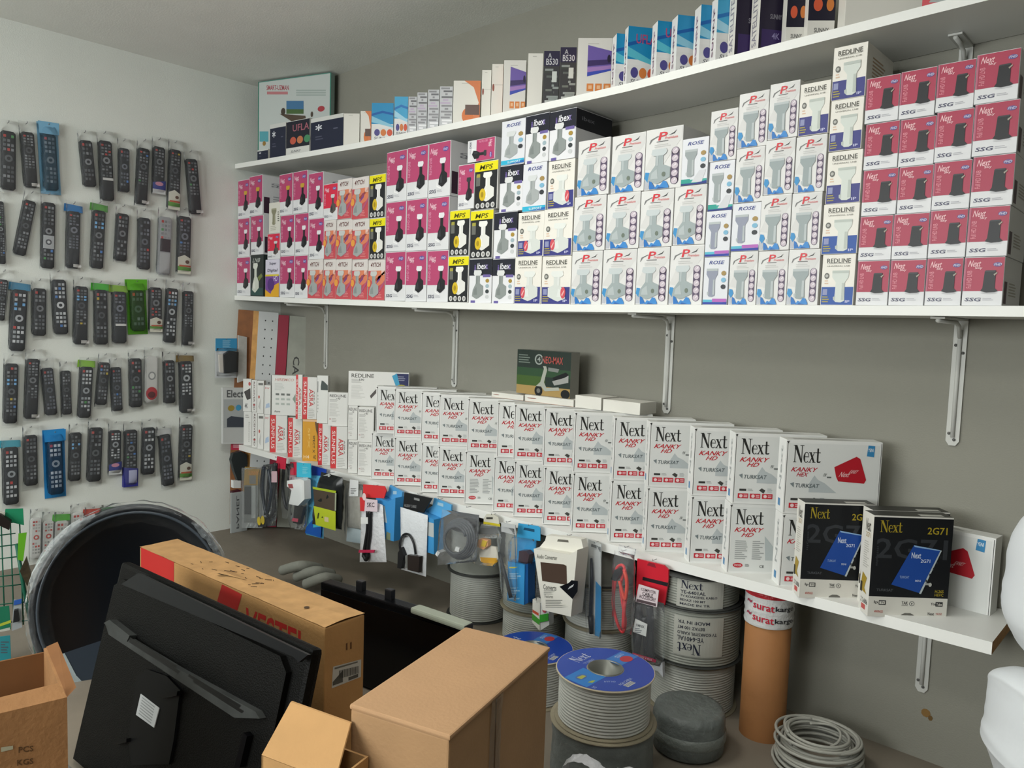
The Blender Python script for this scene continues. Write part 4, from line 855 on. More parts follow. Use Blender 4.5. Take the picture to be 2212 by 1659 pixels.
RM = [
 [(16, 284, 16, 411, 32, 'k', None, None), (57, 286, 66, 406, 28, 'k', None, 'price'), (103, 290, 110, 412, 30, 'k', None, None, '7fb4d4'), (183, 304, 193, 404, 27, 'k', None, None), (225, 305, 231, 434, 28, 'k', None, 'mid'),
  (266, 321, 266, 415, 23, 'n', None, None), (309, 321, 302.6, 442, 25, 'k', None, 'price'), (342, 318, 340, 418, 25, 'k', None, 'blue'), (377, 324, 372, 452, 25, 'k', None, 'green'), (411, 344, 421, 463, 25, 'k', None, 'price')],
 [(-3, 435, 2, 570, 18, 'k', None, None), (64, 434, 40, 551, 26, 'k', None, None), (104, 438, 101, 580, 28, 'k3', None, None), (158, 457, 155, 580, 28, 'n', '2f78b8', 'price'), (213, 455, 207, 580, 27, 'kx', '5a9a48', None),
  (264, 462, 258, 564, 26, 'k', None, None), (310, 471, 309, 582, 26, 'n', None, None), (356, 469, 351, 594, 27, 'g', None, None), (397, 468, 394, 590, 28, 'n', None, 'green')],
 [(6, 604, -2, 692, 20, 'k', None, None), (42, 626, 35, 758, 33, 'bx', '4a8cb0', None), (84, 623, 83, 725, 29, 'k', None, None), (125, 604, 131, 722, 30, 'b', None, None), (174, 618.6, 172, 744, 29, 'kx', None, 'price'),
  (216, 626, 217, 744, 28, 'k', '4ab83c', None), (255.5, 630, 257, 741.5, 29, 'n', '8ab83c', 'mid'), (293, 626, 298, 715, 30, 'n', None, None, '5fae2e'), (334, 621, 334, 715, 27, 'k', None, 'green'), (371, 623, 364, 740, 25, 'bx', None, None), (405, 629, 403, 746, 22, 'k', None, 'price')],
 [(24, 785, 20.5, 914, 29, 'kx', None, None), (70, 775, 65, 904, 28, 'k', None, 'price'), (100, 794.6, 110, 896, 25, 'n', None, None), (140, 800.6, 143, 894.6, 21, 'k', None, None), (186, 792, 180, 902, 27, 'b', '86b83c', None),
  (224, 782.5, 216, 874, 24, 'k', None, None), (248, 793, 252, 887, 22, 'n', None, None), (290.5, 774, 292, 879, 26, 'k', None, None), (325.5, 769, 324, 869, 27, 'w2', None, None), (363, 778, 365, 870.5, 24, 'k', None, None), (399, 780, 401, 891, 27, 'b', '8a7444', 'price')],
 [(21.5, 965, 23, 1089, 32, 'b', '48a0b4', None), (64.5, 939.5, 66, 1048, 28, 'k', None, None), (116, 951, 120, 1067, 32, 'b', '2a78c4', None, '2e8cd0'), (162, 934, 159.5, 1038, 25, 'kx', None, None), (206, 923, 201, 1039.5, 29, 'k', None, None),
  (247, 929, 245.6, 1022, 25, 'b', None, 'blue'), (281, 928, 280, 1048, 27, 'k', None, 'box'), (320, 923, 318, 1024, 27, 'b', None, None), (353, 938, 362, 1048, 25, 'n', 'cfd2d2', None), (401, 917, 397.5, 1034, 26, 'k', None, 'green')],
]
RN = ('top', 'second', 'third', 'fourth', 'fifth')
SN = dict(k='black', n='charcoal', b='light-keyed black', w='white', g='grey')
for ri, row_ in enumerate(RM):
    for ci, e_ in enumerate(row_):
        xt, yt, xb, yb, wp, st, hd, tg = e_[:8]; bg = e_[8] if len(e_) > 8 else 1
        ex_ = ('white and green label' if tg == 'green' else 'blue and white label' if tg in ('blue', 'box') else 'tinted bag' if bg != 1 else 'coloured header' if hd else 'clear sleeve')
        remote(xt, yt, xb, yb, wp, st, hd, tg, '%s remote control with %s, %s from left in the %s row' % (SN[st[0]], ex_, ordn(ci), RN[ri]), bag=bg)
GW = 'pale remote controls behind the satellite dish'
remote(76.6, 1118, 74.5, 1206, 22, 'w', None, None, 'white remote control at the left end of the pale ones', group=GW)
remote(103, 1124, 101, 1200, 22, 'w', None, None, 'greyish white remote control, second of the pale ones', group=GW)
remote(132, 1124, 128, 1196, 27, 'w', '58b040', None, 'white remote control under a green header card', group=GW)
remote(166, 1106, 164, 1180, 26, 'w', None, None, 'white remote control between the green and red cards', group=GW)
remote(199, 1112, 197, 1185, 28, 'n', 'c8402c', None, 'dark remote control under a red header card', group=GW)
remote(234, 1108, 231, 1180, 27, 'n', '2a6a34', None, 'dark remote control under a dark green header card', group=GW)

# ------------------------------------------------------------------ generic hanging packs
STEEL = M('b4b6b8', .25, 'steel', metal=.9)
_hn = 0
def hang(name, label, cat, anchor, parts, frame=None, group=None):
    """parts: (part name, operations) with positions read from the photograph on the pack's own plane"""
    global _hn
    _hn += 1 if frame is None else 0
    fr = frame or Fr((anchor[0], -.301 - (0 if _hn % 2 else .044), 0), (1, 0, 0))
    o_ = fr.px(*anchor) if frame is None and len(anchor) == 2 else (0, 0)
    fr = Fr(fr.o + fr.ex * o_[0] + fr.ez * o_[1], fr.ex, fr.ez)
    t = empty(name, label, cat, group, mw=fr.mat())
    for pn, ops in parts:
        b = MB()
        for op in ops:
            k = op[0]
            if k == 'P': b.prism(fr.P(op[1]), op[2], op[3], op[4])
            elif k == 'F': b.flat(fr.P(op[1]), op[2], op[3])
            elif k == 'W':
                q = fr.P(op[1]); b.pillow(q, op[2], op[4], 10, .0022, int(op[1][0][0]), yc=op[3])
            elif k == 'T':
                x0, y0, x1, y1 = op[2]; q = fr.P([(x0, y1), (x1, y1 + (op[5] if len(op) > 5 else 0)), (x1, y0 + (op[5] if len(op) > 5 else 0)), (x0, y0)])
                if len(op) > 6: q = q[op[6]:] + q[:op[6]]
                b.text(op[1], q, op[3], op[4])
            elif k == 'C':
                pts = fr.P(op[1]); yy = op[3]
                b.tube([(x, yy if not isinstance(yy, (list, tuple)) else yy[i], z) for i, (x, z) in enumerate(pts)], op[2], op[4], 8)
            elif k == 'D':
                cx, cz = fr.px(op[1], op[2]); s = (fr.px(op[1] + 10, op[2])[0] - cx) / 10; b.disc(cx, cz, op[3] * s, op[4] * s, op[5], op[6])
            elif k == 'L':   # short printed lines inside a rectangle
                x0, y0, x1, y1 = op[1]; r = random.Random(int(x0)); n = op[2]; hh = (y1 - y0) / n
                for i in range(n): b.flat(fr.P([(x0, y0 + i * hh + hh * .6), (x0 + (x1 - x0) * r.uniform(.5, 1), y0 + i * hh + hh * .6), (x0 + (x1 - x0) * r.uniform(.5, 1), y0 + i * hh + hh * .1), (x0, y0 + i * hh + hh * .1)]), op[3], op[4])
        b.obj(pn, t)
    if frame is None or group is None: MB().tube([(0, .018 if frame is None else .05, -.006), (0, -.005, -.006), (0, -.007, -.001)], .0011, STEEL, 6).obj('hook', t)
    return t
RC = lambda x0, y0, x1, y1: [(x0, y1), (x1, y1), (x1, y0), (x0, y0)]
def curve(pts, n=6):
    out = []
    for i in range(len(pts) - 1):
        p0 = pts[max(i - 1, 0)]; p1 = pts[i]; p2 = pts[i + 1]; p3 = pts[min(i + 2, len(pts) - 1)]
        for j in range(n):
            t = j / n; out.append(tuple(.5 * ((2 * b_) + (-a_ + c_) * t + (2 * a_ - 5 * b_ + 4 * c_ - d_) * t * t + (-a_ + 3 * b_ - 3 * c_ + d_) * t ** 3) for a_, b_, c_, d_ in zip(p0, p1, p2, p3)))
    return out + [tuple(pts[-1])]
BK = M('1c1d20', .35, 'black_plastic'); DK = M('2c2e31', .4, 'dark_plastic'); WP = M('dcdedd', .35, 'white_plastic'); CL = FILM(); CLM = FILM('d8dcdc', .10)
GH = 'packs hanging from the edge of the lowest shelf'
lwf = lambda x, y: Fr(oX(x, y, .058), (0, 1, 0))
hang('blister_pack', 'blue-topped blister pack with a black plug on the left wall', 'blister pack', (0, 0, 0), [
  ('backing_card', [('P', RC(465, 731, 511, 816), -.002, 0, M('c8ccd0', .4)), ('P', RC(465, 731, 511, 758), -.004, -.002, M('3f92c0', .4)), ('L', (480, 735, 500, 752), 4, -.0045, '8fc0dc')]),
  ('plug', [('P', [(480, 806), (509, 803), (510, 760), (492, 757), (478, 766)], -.028, -.004, BK), ('P', [(472, 804), (486, 806), (478, 764), (470, 766)], -.016, -.004, M('c9c4bc', .5))]),
  ('blister', [('W', RC(466, 752, 511, 812), .06, -.012, CL)])], frame=lwf(488, 731))
hang('booklet', 'worn white cardboard sleeve hanging beside the blue-topped blister pack', 'cardboard sleeve', (0, 0, 0), [('sheet', [('P', [(512, 826), (530, 820), (531, 728), (513, 724)], -.012, 0, M('b7b7b4', .6, 'card', var=.1, vscale=40))])], frame=lwf(520, 730))
hang('receiver_box', 'tall white box with grey device picture on the left wall', 'box', (0, 0, 0), [
  ('carton', [('P', RC(478, 837, 530, 958), -.015, 0, M('c9cbca', .4)), ('F', RC(480, 862, 529, 955), -.0155, 'b1b5b6'), ('F', RC(480, 924, 529, 955), -.016, 'c3c5c4'), ('T', 'Elect', (487, 842, 523, 858), -.016, '5c5e60'),
   ('D', 496, 881, 7, 6, -.0165, 'a58c3c'), ('D', 512, 880, 6, 6, -.0165, '4a9cc4'), ('F', [(487, 922), (528, 922), (528, 902), (496, 898), (487, 904)], -.0165, '454a54')])], frame=lwf(504, 837))
hang('cable_pack', 'bulb-shaped black cable pack with red header on the left wall', 'cable pack', (0, 0, 0), [
  ('header_card', [('P', RC(499, 957, 534, 972), -.003, 0, M('b8344c', .4)), ('L', (503, 960, 528, 968), 2, -.0035, 'e0c0c8')]),
  ('cable', [('P', [(508, 1036), (520, 1036), (529, 1000), (527, 980), (514, 973), (498, 978), (494, 992), (500, 1016)], -.03, -.004, M('2f3435', .35, 'plastic'))]),
  ('label', [('P', RC(498, 1036, 514, 1052), -.032, -.004, WP), ('P', [(497, 1088), (524, 1090), (522, 1066), (512, 1056), (496, 1060)], -.03, -.004, M('4a1e2a', .4)), ('D', 507, 1068, 9, 7, -.031, 'c490a4')])], frame=lwf(512, 957))
hang('usb_pack', 'gold-carded pack with a silver stick in a clear sleeve', 'accessory pack', (547, 1008), [
  ('backing_card', [('P', [(527, 1062), (568, 1066), (570, 1011), (530, 1008)], -.003, 0, M('8a6c24', .45)), ('T', 'SUNNY', (538, 1017, 560, 1026), -.0036, 'c07a30'), ('F', RC(540, 1027, 554, 1045), -.0036, '6c6c6a')]),
  ('usb_stick', [('P', RC(532, 1048, 566, 1128), -.012, -.003, M('6b6e6c', .4)), ('P', RC(550, 1048, 559, 1118), -.018, -.012, M('a8acab', .3, 'steel', metal=.5)), ('P', RC(534, 1050, 549, 1110), -.016, -.012, DK)]),
  ('plastic_sleeve', [('W', RC(524, 1010, 569, 1140), .026, -.006, CLM)])], group=GH)
hang('cable_pack', 'bundle of black cables with red header and yellow round plugs', 'cable pack', (597, 985), [
  ('header_card', [('P', [(596, 1010), (617, 1014), (619, 990), (600, 985)], -.003, 0, M('c02c44', .4)), ('F', RC(600, 1016, 612, 1040), -.034, 'c8a8b0')]),
  ('cable', [('C', curve([(575, 1008), (571, 1050), (580, 1100), (590, 1116), (600, 1090), (594, 1040), (600, 1000)]), .008, -.016, BK), ('C', curve([(583, 1006), (580, 1060), (588, 1108), (598, 1060), (592, 1012)]), .008, -.03, M('17202c', .3, 'black_plastic')),
     ('C', curve([(592, 1006), (588, 1060), (582, 1110)]), .007, -.024, BK), ('C', curve([(606, 1000), (602, 1050), (596, 1105)]), .006, -.02, BK)]),
  ('plug', [('D', 573, 1123, 4, 5, -.034, 'c8b02c'), ('D', 581, 1121, 4, 5, -.034, 'c8b02c'), ('P', RC(568, 1116, 586, 1136), -.028, -.008, DK)]),
  ('plastic_sleeve', [('W', [(568, 1138), (604, 1134), (606, 1000), (569, 1004)], .04, -.02, CL)])], group=GH)
hang('cable_pack', 'dark strap pack with a small red card beside the white charger', 'cable pack', (634, 998), [
  ('header_card', [('P', RC(628, 998, 641, 1026), -.003, 0, M('c83048', .4)), ('P', RC(627, 1027, 640, 1062), -.004, 0, M('a88c94', .5))]),
  ('cable', [('C', curve([(620, 1000), (616, 1050), (622, 1090), (630, 1100)]), .008, -.014, BK), ('C', curve([(632, 1060), (628, 1090), (634, 1112)]), .007, -.014, DK)]),
  ('plastic_sleeve', [('W', [(616, 1118), (640, 1122), (640, 1000), (616, 1002)], .03, -.015, CL)])], group=GH)
hang('charger_pack', 'white plug charger hanging under a cyan card', 'charger', (657, 1001), [
  ('header_card', [('P', [(642, 1030), (673, 1032), (672, 1001), (642, 999)], -.003, 0, M('3fb4d0', .35)), ('L', (655, 1008, 670, 1024), 4, -.004, '7fd0e0')]),
  ('charger', [('P', [(640, 1086), (660, 1090), (674, 1076), (673, 1036), (664, 1032), (636, 1036), (636, 1048), (646, 1056)], -.04, -.005, WP), ('P', [(641, 1052), (650, 1052), (648, 1043), (639, 1043)], -.042, -.04, M('9c4446', .4))]),
  ('cable', [('P', [(641, 1128), (655, 1131), (664, 1094), (644, 1090)], -.02, -.005, BK), ('P', [(639, 1124), (652, 1126), (653, 1119), (641, 1117)], -.022, -.02, M('b8465c', .4))]),
  ('plastic_sleeve', [('W', [(636, 1140), (664, 1144), (674, 1030), (636, 1030)], .05, -.02, CL)])], group=GH)
hang('accessory_pack', 'long light blue bag with deep blue header', 'accessory pack', (688, 1006), [
  ('header_card', [('P', [(672, 1030), (704, 1033), (706, 1014), (674, 1005)], -.003, 0, M('1f3f9c', .35))]),
  ('bag', [('W', [(664, 1154), (702, 1163), (704, 1028), (672, 1026)], .014, -.008, M('58a4c8', .25, 'bag', bump=.6)), ('P', [(666, 1150), (700, 1160), (702, 1128), (684, 1120), (668, 1138)], -.018, -.015, M('1a5cb8', .10)), ('F', [(684, 1138), (702, 1136), (702, 1131), (684, 1130)], -.019, '4ac0dc')])], group=GH)
hang('headset_pack', 'black and lime pouch with a clear window', 'accessory pouch', (716, 1018), [
  ('pouch', [('W', [(684, 1130), (748, 1142), (750, 1030), (704, 1018)], .05, -.024, M('1b1e1f', .25, 'pouch'))]),
  ('window', [('F', [(700, 1091), (744, 1100), (747, 1062), (697, 1051)], -.050, M('4c4238', .15, 'window')), ('F', [(697, 1053), (746, 1062), (747, 1057), (696, 1048)], -.0505, 'a8bc28'), ('F', [(744, 1100), (747, 1099), (748, 1062), (745, 1061)], -.0508, 'a0a890')]),
  ('lime_panel', [('F', [(703, 1130), (746, 1142), (746, 1101), (698, 1089)], -.0505, M('b4c22c', .35)), ('F', [(706, 1116), (709, 1116), (711, 1104), (708, 1104)], -.0512, '3c4414'), ('F', [(722, 1122), (731, 1124), (731, 1114), (722, 1112)], -.0512, 'd8c8a0'), ('T', '4', (720, 1020, 736, 1027), -.0512, 'b0b4b0')])], group=GH)
hang('cable_pack', 'clear grey pack with pale printed foot', 'cable pack', (770, 1040), [
  ('product', [('W', [(755, 1136), (790, 1142), (788, 1058), (756, 1054)], .024, -.014, M('97958c', .4, 'cable', var=.15, vscale=60)), ('P', [(753, 1168), (789, 1174), (789, 1144), (755, 1138)], -.012, -.006, M('aebfc6', .45))]),
  ('price_tag', [('P', [(766, 1070), (786, 1070), (786, 1036), (768, 1034)], -.03, -.028, M('d6d8d8', .5)), ('L', (770, 1052, 784, 1066), 3, -.031, '8a8c8c')]),
  ('plastic_sleeve', [('W', [(752, 1168), (790, 1174), (790, 1046), (754, 1042)], .034, -.014, CLM)])], group=GH)
hang('cable_pack', 'white sleeve with a black cable under a bright red header', 'cable pack', (810, 1046), [
  ('header_card', [('P', [(786, 1074), (831, 1076), (836, 1060), (832, 1050), (786, 1046)], -.004, 0, M('cf3438', .35)), ('F', [(790, 1102), (800, 1102), (800, 1072), (789, 1072)], -.0285, 'cf3438'), ('D', 799, 1071, 4, 5, -.0295, 'e8d0d0')]),
  ('label', [('P', [(800, 1102), (828, 1103), (828, 1078), (802, 1075)], -.031, -.029, M('d4c4cc', .45)), ('T', 'SKC', (806, 1083, 822, 1093), -.0315, '4a4048')]),
  ('cable', [('C', curve([(806, 1102), (806, 1140), (800, 1180), (797, 1200)]), .008, -.028, BK), ('C', curve([(812, 1102), (812, 1140), (808, 1180), (808, 1200)]), .008, -.03, BK), ('C', curve([(798, 1196), (803, 1206), (808, 1198)]), .008, -.03, BK), ('P', [(791, 1190), (824, 1190), (826, 1184), (792, 1184)], -.04, -.036, M('c42c54', .4)), ('P', RC(797, 1114, 812, 1128), -.042, -.04, WP)]),
  ('white_sleeve', [('W', [(782, 1213), (840, 1213), (832, 1090), (787, 1072)], .018, -.012, M('d6d8dc', .25, 'foil', bump=.5))])], group=GH)
hang('product_box', 'light blue hook box left of the white adapter bag', 'box', (853, 1047), [
  ('carton', [('P', [(842, 1158), (869, 1165), (873, 1072), (856, 1080), (830, 1068)], -.045, 0, M('3d8cc8', .4)), ('F', [(838, 1120), (855, 1126), (850, 1090), (834, 1085)], -.0455, 'b0bcc0'), ('F', [(852, 1160), (862, 1163), (862, 1148), (854, 1144)], -.0455, '7a8468')]),
  ('hook_tab', [('P', [(832, 1068), (856, 1080), (873, 1072), (874, 1062), (847, 1047), (844, 1060)], -.012, -.003, M('4f9cd4', .4)), ('F', RC(854, 1060, 862, 1067), -.0125, 'a8cce0')])], group=GH)
hang('adapter_pack', 'white bag with black header holding a black adapter cable', 'adapter pack', (905, 1064), [
  ('header_card', [('P', [(873, 1096), (917, 1108), (935, 1076), (876, 1063)], -.006, 0, M('17191c', .35)), ('F', [(897, 1079), (909, 1082), (909, 1077), (897, 1074)], -.0065, '8a8c8c'), ('T', 'ALLBUY CABLE', (876, 1088, 902, 1094), -.0065, '8c8e90', 3)]),
  ('white_bag', [('W', [(872, 1228), (926, 1244), (930, 1112), (871, 1094)], .022, -.014, M('d2d6da', .25, 'foil', bump=.35))]),
  ('cable', [('C', curve([(880, 1190), (878, 1170), (886, 1152), (898, 1152), (908, 1170), (912, 1194)]), .0045, -.034, BK), ('C', curve([(881, 1176), (884, 1158), (893, 1154)]), .003, -.038, DK)]),
  ('adapter', [('P', [(876, 1222), (884, 1224), (890, 1196), (884, 1178), (877, 1190)], -.042, -.026, BK), ('P', [(892, 1222), (898, 1224), (897, 1198), (891, 1196)], -.038, -.026, M('8f9290', .3, 'steel', metal=.5)), ('P', [(898, 1226), (922, 1232), (924, 1198), (898, 1194)], -.042, -.026, M('2b2422', .35, 'plastic'))])], group=GH)
hang('product_box', 'light blue hook box right of the white adapter bag', 'box', (950, 1075), [
  ('carton', [('P', [(930, 1184), (958, 1192), (958, 1118), (921, 1102)], -.05, 0, M('3f90c8', .4)), ('F', [(930, 1148), (958, 1156), (958, 1126), (926, 1117)], -.0505, 'bcc2c2'), ('T', '3K', (938, 1128, 946, 1136), -.051, '6a6c6c')]),
  ('hook_tab', [('P', [(920, 1102), (958, 1118), (978, 1108), (979, 1090), (942, 1075), (938, 1092)], -.01, -.003, M('56a4d8', .4)), ('F', [(949, 1090), (962, 1094), (962, 1087), (950, 1084)], -.0105, 'a8cce0')])], group=GH)
hang('cable_pack', 'big clear bag with a coiled dark grey cable', 'cable pack', (1010, 1092), [
  ('cable', [('C', [(1000 + 36 * math.cos(a_ * .35) * (1 - .004 * a_), 1162 + 44 * math.sin(a_ * .35) * (1 - .004 * a_)) for a_ in range(90)], .0052, [-.012 - .0003 * a_ for a_ in range(90)], M('4c5054', .4, 'cable')), ('P', [(1003, 1184), (1012, 1187), (1014, 1178), (1006, 1175)], -.05, -.044, WP), ('P', [(961, 1192), (966, 1197), (972, 1188), (966, 1184)], -.05, -.02, WP)]),
  ('plastic_sleeve', [('W', [(956, 1218), (1040, 1210), (1046, 1110), (966, 1098)], .06, -.026, FILM('c9ccd0', .10))])], group=GH)
hang('blister_pack', 'clear blister pack with yellow item and yellow foot', 'blister pack', (1064, 1108), [
  ('backing_card', [('P', [(1046, 1134), (1080, 1138), (1078, 1118), (1066, 1110), (1052, 1110), (1046, 1120)], -.003, 0, M('c8c6b8', .4)), ('F', [(1046, 1132), (1082, 1138), (1082, 1132), (1046, 1126)], -.004, 'c8b82c'), ('P', [(1042, 1210), (1070, 1222), (1082, 1204), (1076, 1180), (1036, 1174)], -.012, -.004, M('d0ccc0', .4)), ('F', [(1044, 1212), (1068, 1222), (1080, 1212), (1078, 1204), (1042, 1202)], -.0125, 'd8a028'), ('F', RC(1052, 1117, 1066, 1121), -.004, '3a3a34')]),
  ('product', [('P', [(1040, 1176), (1056, 1184), (1066, 1176), (1066, 1164), (1050, 1160), (1040, 1168)], -.03, -.012, M('d8a070', .4)), ('P', [(1052, 1176), (1062, 1178), (1066, 1166), (1056, 1163)], -.034, -.03, M('d0b030', .4))]),
  ('blister', [('W', [(1040, 1216), (1080, 1220), (1090, 1150), (1031, 1152)], .07, -.03, CL), ('W', [(1034, 1160), (1090, 1162), (1078, 1134), (1046, 1130)], .03, -.014, CLM)])], group=GH)
hang('antenna_pack', 'long clear pack with a slanted black antenna rod', 'antenna pack', (1096, 1124), [
  ('antenna', [('C', [(1087, 1190), (1092, 1210), (1103, 1252), (1112, 1288)], [.004, .0055, .0065, .007], -.02, DK)]),
  ('backing_card', [('P', [(1084, 1148), (1116, 1156), (1114, 1134), (1084, 1128)], -.003, 0, M('b4b6b6', .5))]),
  ('plastic_sleeve', [('W', [(1094, 1292), (1122, 1296), (1118, 1140), (1082, 1134)], .034, -.018, FILM('c4c8ca', .08))])], group=GH)
hang('blister_pack', 'bright blue blister pack with a black plug inside', 'blister pack', (1144, 1131), [
  ('backing_card', [('P', [(1117, 1164), (1168, 1168), (1168, 1140), (1162, 1136), (1121, 1130)], -.003, 0, M('3a98c8', .35)), ('F', [(1132, 1144), (1156, 1149), (1156, 1143), (1134, 1139)], -.0035, '1c4a68'), ('P', [(1116, 1298), (1152, 1302), (1160, 1168), (1119, 1164)], -.004, 0, M('2f8cc4', .35))]),
  ('plug', [('P', [(1134, 1214), (1154, 1214), (1158, 1194), (1150, 1186), (1136, 1186)], -.036, -.01, M('3c2c34', .35, 'plastic'))]),
  ('lower_box', [('P', [(1114, 1290), (1150, 1300), (1152, 1214), (1116, 1206)], -.045, -.004, M('3a8fc8', .35)), ('P', [(1150, 1300), (1157, 1296), (1157, 1212), (1152, 1214)], -.04, -.004, M('1a4f88', .35)), ('L', (1119, 1218, 1142, 1224), 1, -.046, 'c8c850'), ('L', (1119, 1232, 1146, 1246), 3, -.046, '9cc8e4'), ('L', (1119, 1262, 1144, 1290), 5, -.046, '8cc0e0')]),
  ('blister', [('W', [(1116, 1210), (1162, 1214), (1166, 1162), (1118, 1156)], .07, -.03, CL)])], group=GH)
hang('cable_pack', 'orange cord in a clear sleeve above a small white and green box', 'cable pack', (1182, 1206), [
  ('cable', [('C', curve([(1188, 1258), (1180, 1290), (1174, 1250), (1171, 1228), (1178, 1218), (1188, 1226), (1190, 1250), (1186, 1296)]), .0055, -.018, M('c8523a', .4, 'cable')), ('P', RC(1178, 1232, 1185, 1252), -.028, -.02, M('3a2c6a', .4))]),
  ('plastic_sleeve', [('W', [(1166, 1300), (1196, 1302), (1194, 1212), (1168, 1210)], .03, -.016, CL)])], group=GH)
hang('product_box', 'small white box with green band hanging below the orange cord', 'box', (1178, 1290), [
  ('carton', [('P', [(1161, 1340), (1177, 1358), (1178, 1298), (1162, 1290)], -.028, 0, M('cfcfc6', .45)), ('P', [(1177, 1358), (1196, 1346), (1196, 1300), (1178, 1298)], -.024, 0, M('c6c8c6', .45)), ('F', [(1161, 1334), (1177, 1346), (1177, 1334), (1161, 1320)], -.0285, '4a9a3c'), ('F', [(1177, 1340), (1196, 1336), (1196, 1320), (1177, 1324)], -.0285, '3a9a34'), ('F', [(1162, 1318), (1175, 1326), (1175, 1320), (1162, 1312)], -.0285, 'c05038'), ('D', 1187, 1314, 4, 4, -.0288, 'b84a5c')])], group=GH)
hang('converter_box', 'tall white hook box with brown window and small black window', 'box', (1228, 1153), [
  ('carton', [('P', [(1197, 1308), (1258, 1322), (1272, 1180), (1256, 1190), (1178, 1178)], -.06, 0, M('d4d2c8', .42)), ('T', 'Audio Converter', (1185, 1189, 1229, 1198), -.0606, '6a6a64', 4), ('T', 'Converts', (1199, 1253, 1227, 1264), -.0606, '5a5a56', 3), ('L', (1200, 1266, 1226, 1276), 3, -.0606, '9a9a94'), ('T', 'Features', (1202, 1275, 1220, 1282), -.0606, '8a8a84', 1), ('L', (1204, 1286, 1256, 1304), 5, -.0606, '8f8f88')]),
  ('hook_tab', [('P', [(1178, 1178), (1256, 1190), (1272, 1180), (1268, 1162), (1266, 1160), (1193, 1153), (1190, 1164)], -.03, -.004, M('dad8ce', .42)), ('F', [(1216, 1166), (1241, 1168), (1240, 1163), (1218, 1161)], -.0305, '6a6860')]),
  ('window', [('F', [(1197, 1246), (1250, 1254), (1249, 1214), (1244, 1211), (1193, 1206)], -.0612, M('4a3c34', .12, 'window')), ('F', [(1234, 1258), (1262, 1284), (1273, 1268), (1274, 1246), (1260, 1244), (1254, 1250)], -.0612, M('15161a', .15, 'window')), ('F', [(1252, 1264), (1263, 1258), (1266, 1252), (1256, 1258)], -.0618, 'b4b6b8')])], group=GH)
hang('antenna_pack', 'narrow pack with black antenna and blue corner', 'antenna pack', (1286, 1168), [
  ('backing_card', [('P', [(1274, 1366), (1299, 1376), (1300, 1176), (1272, 1164)], -.003, 0, M('b8bcbc', .45)), ('F', [(1286, 1372), (1299, 1376), (1300, 1268), (1288, 1254)], -.0035, '3a8cc4'), ('F', [(1278, 1180), (1290, 1184), (1290, 1178), (1279, 1174)], -.0036, '6c7070')]),
  ('antenna', [('C', [(1283, 1204), (1284, 1250), (1281, 1330)], [.004, .006, .0065], -.014, M('1d2430', .35, 'plastic')), ('C', [(1281, 1328), (1282, 1340), (1283, 1366)], [.010, .009, .007], -.014, BK)]),
  ('plastic_sleeve', [('W', [(1272, 1370), (1302, 1378), (1302, 1180), (1270, 1170)], .034, -.012, CL)])], group=GH)
RED = M('c8383c', .35, 'cable')
hang('cable_pack', 'clear sleeve with looped red cables and black clips', 'cable pack', (1352, 1178), [
  ('cable', [('C', curve([(1343, 1240), (1336, 1256), (1332, 1300), (1340, 1340), (1352, 1362), (1358, 1340), (1352, 1300), (1348, 1260), (1356, 1228), (1350, 1218), (1340, 1224), (1338, 1240)]), .0048, -.018, RED), ('C', curve([(1358, 1226), (1364, 1260), (1358, 1310), (1356, 1352)]), .006, -.024, RED), ('C', curve([(1350, 1250), (1362, 1290), (1366, 1250), (1360, 1230)]), .005, -.030, M('d84c3c', .35, 'cable'))]),
  ('clip', [('P', [(1334, 1246), (1344, 1250), (1356, 1232), (1352, 1222), (1342, 1226)], -.036, -.02, BK)]),
  ('plastic_sleeve', [('W', [(1334, 1352), (1372, 1368), (1378, 1196), (1335, 1186)], .046, -.02, FILM('c8ccd0', .07))])], group=GH)
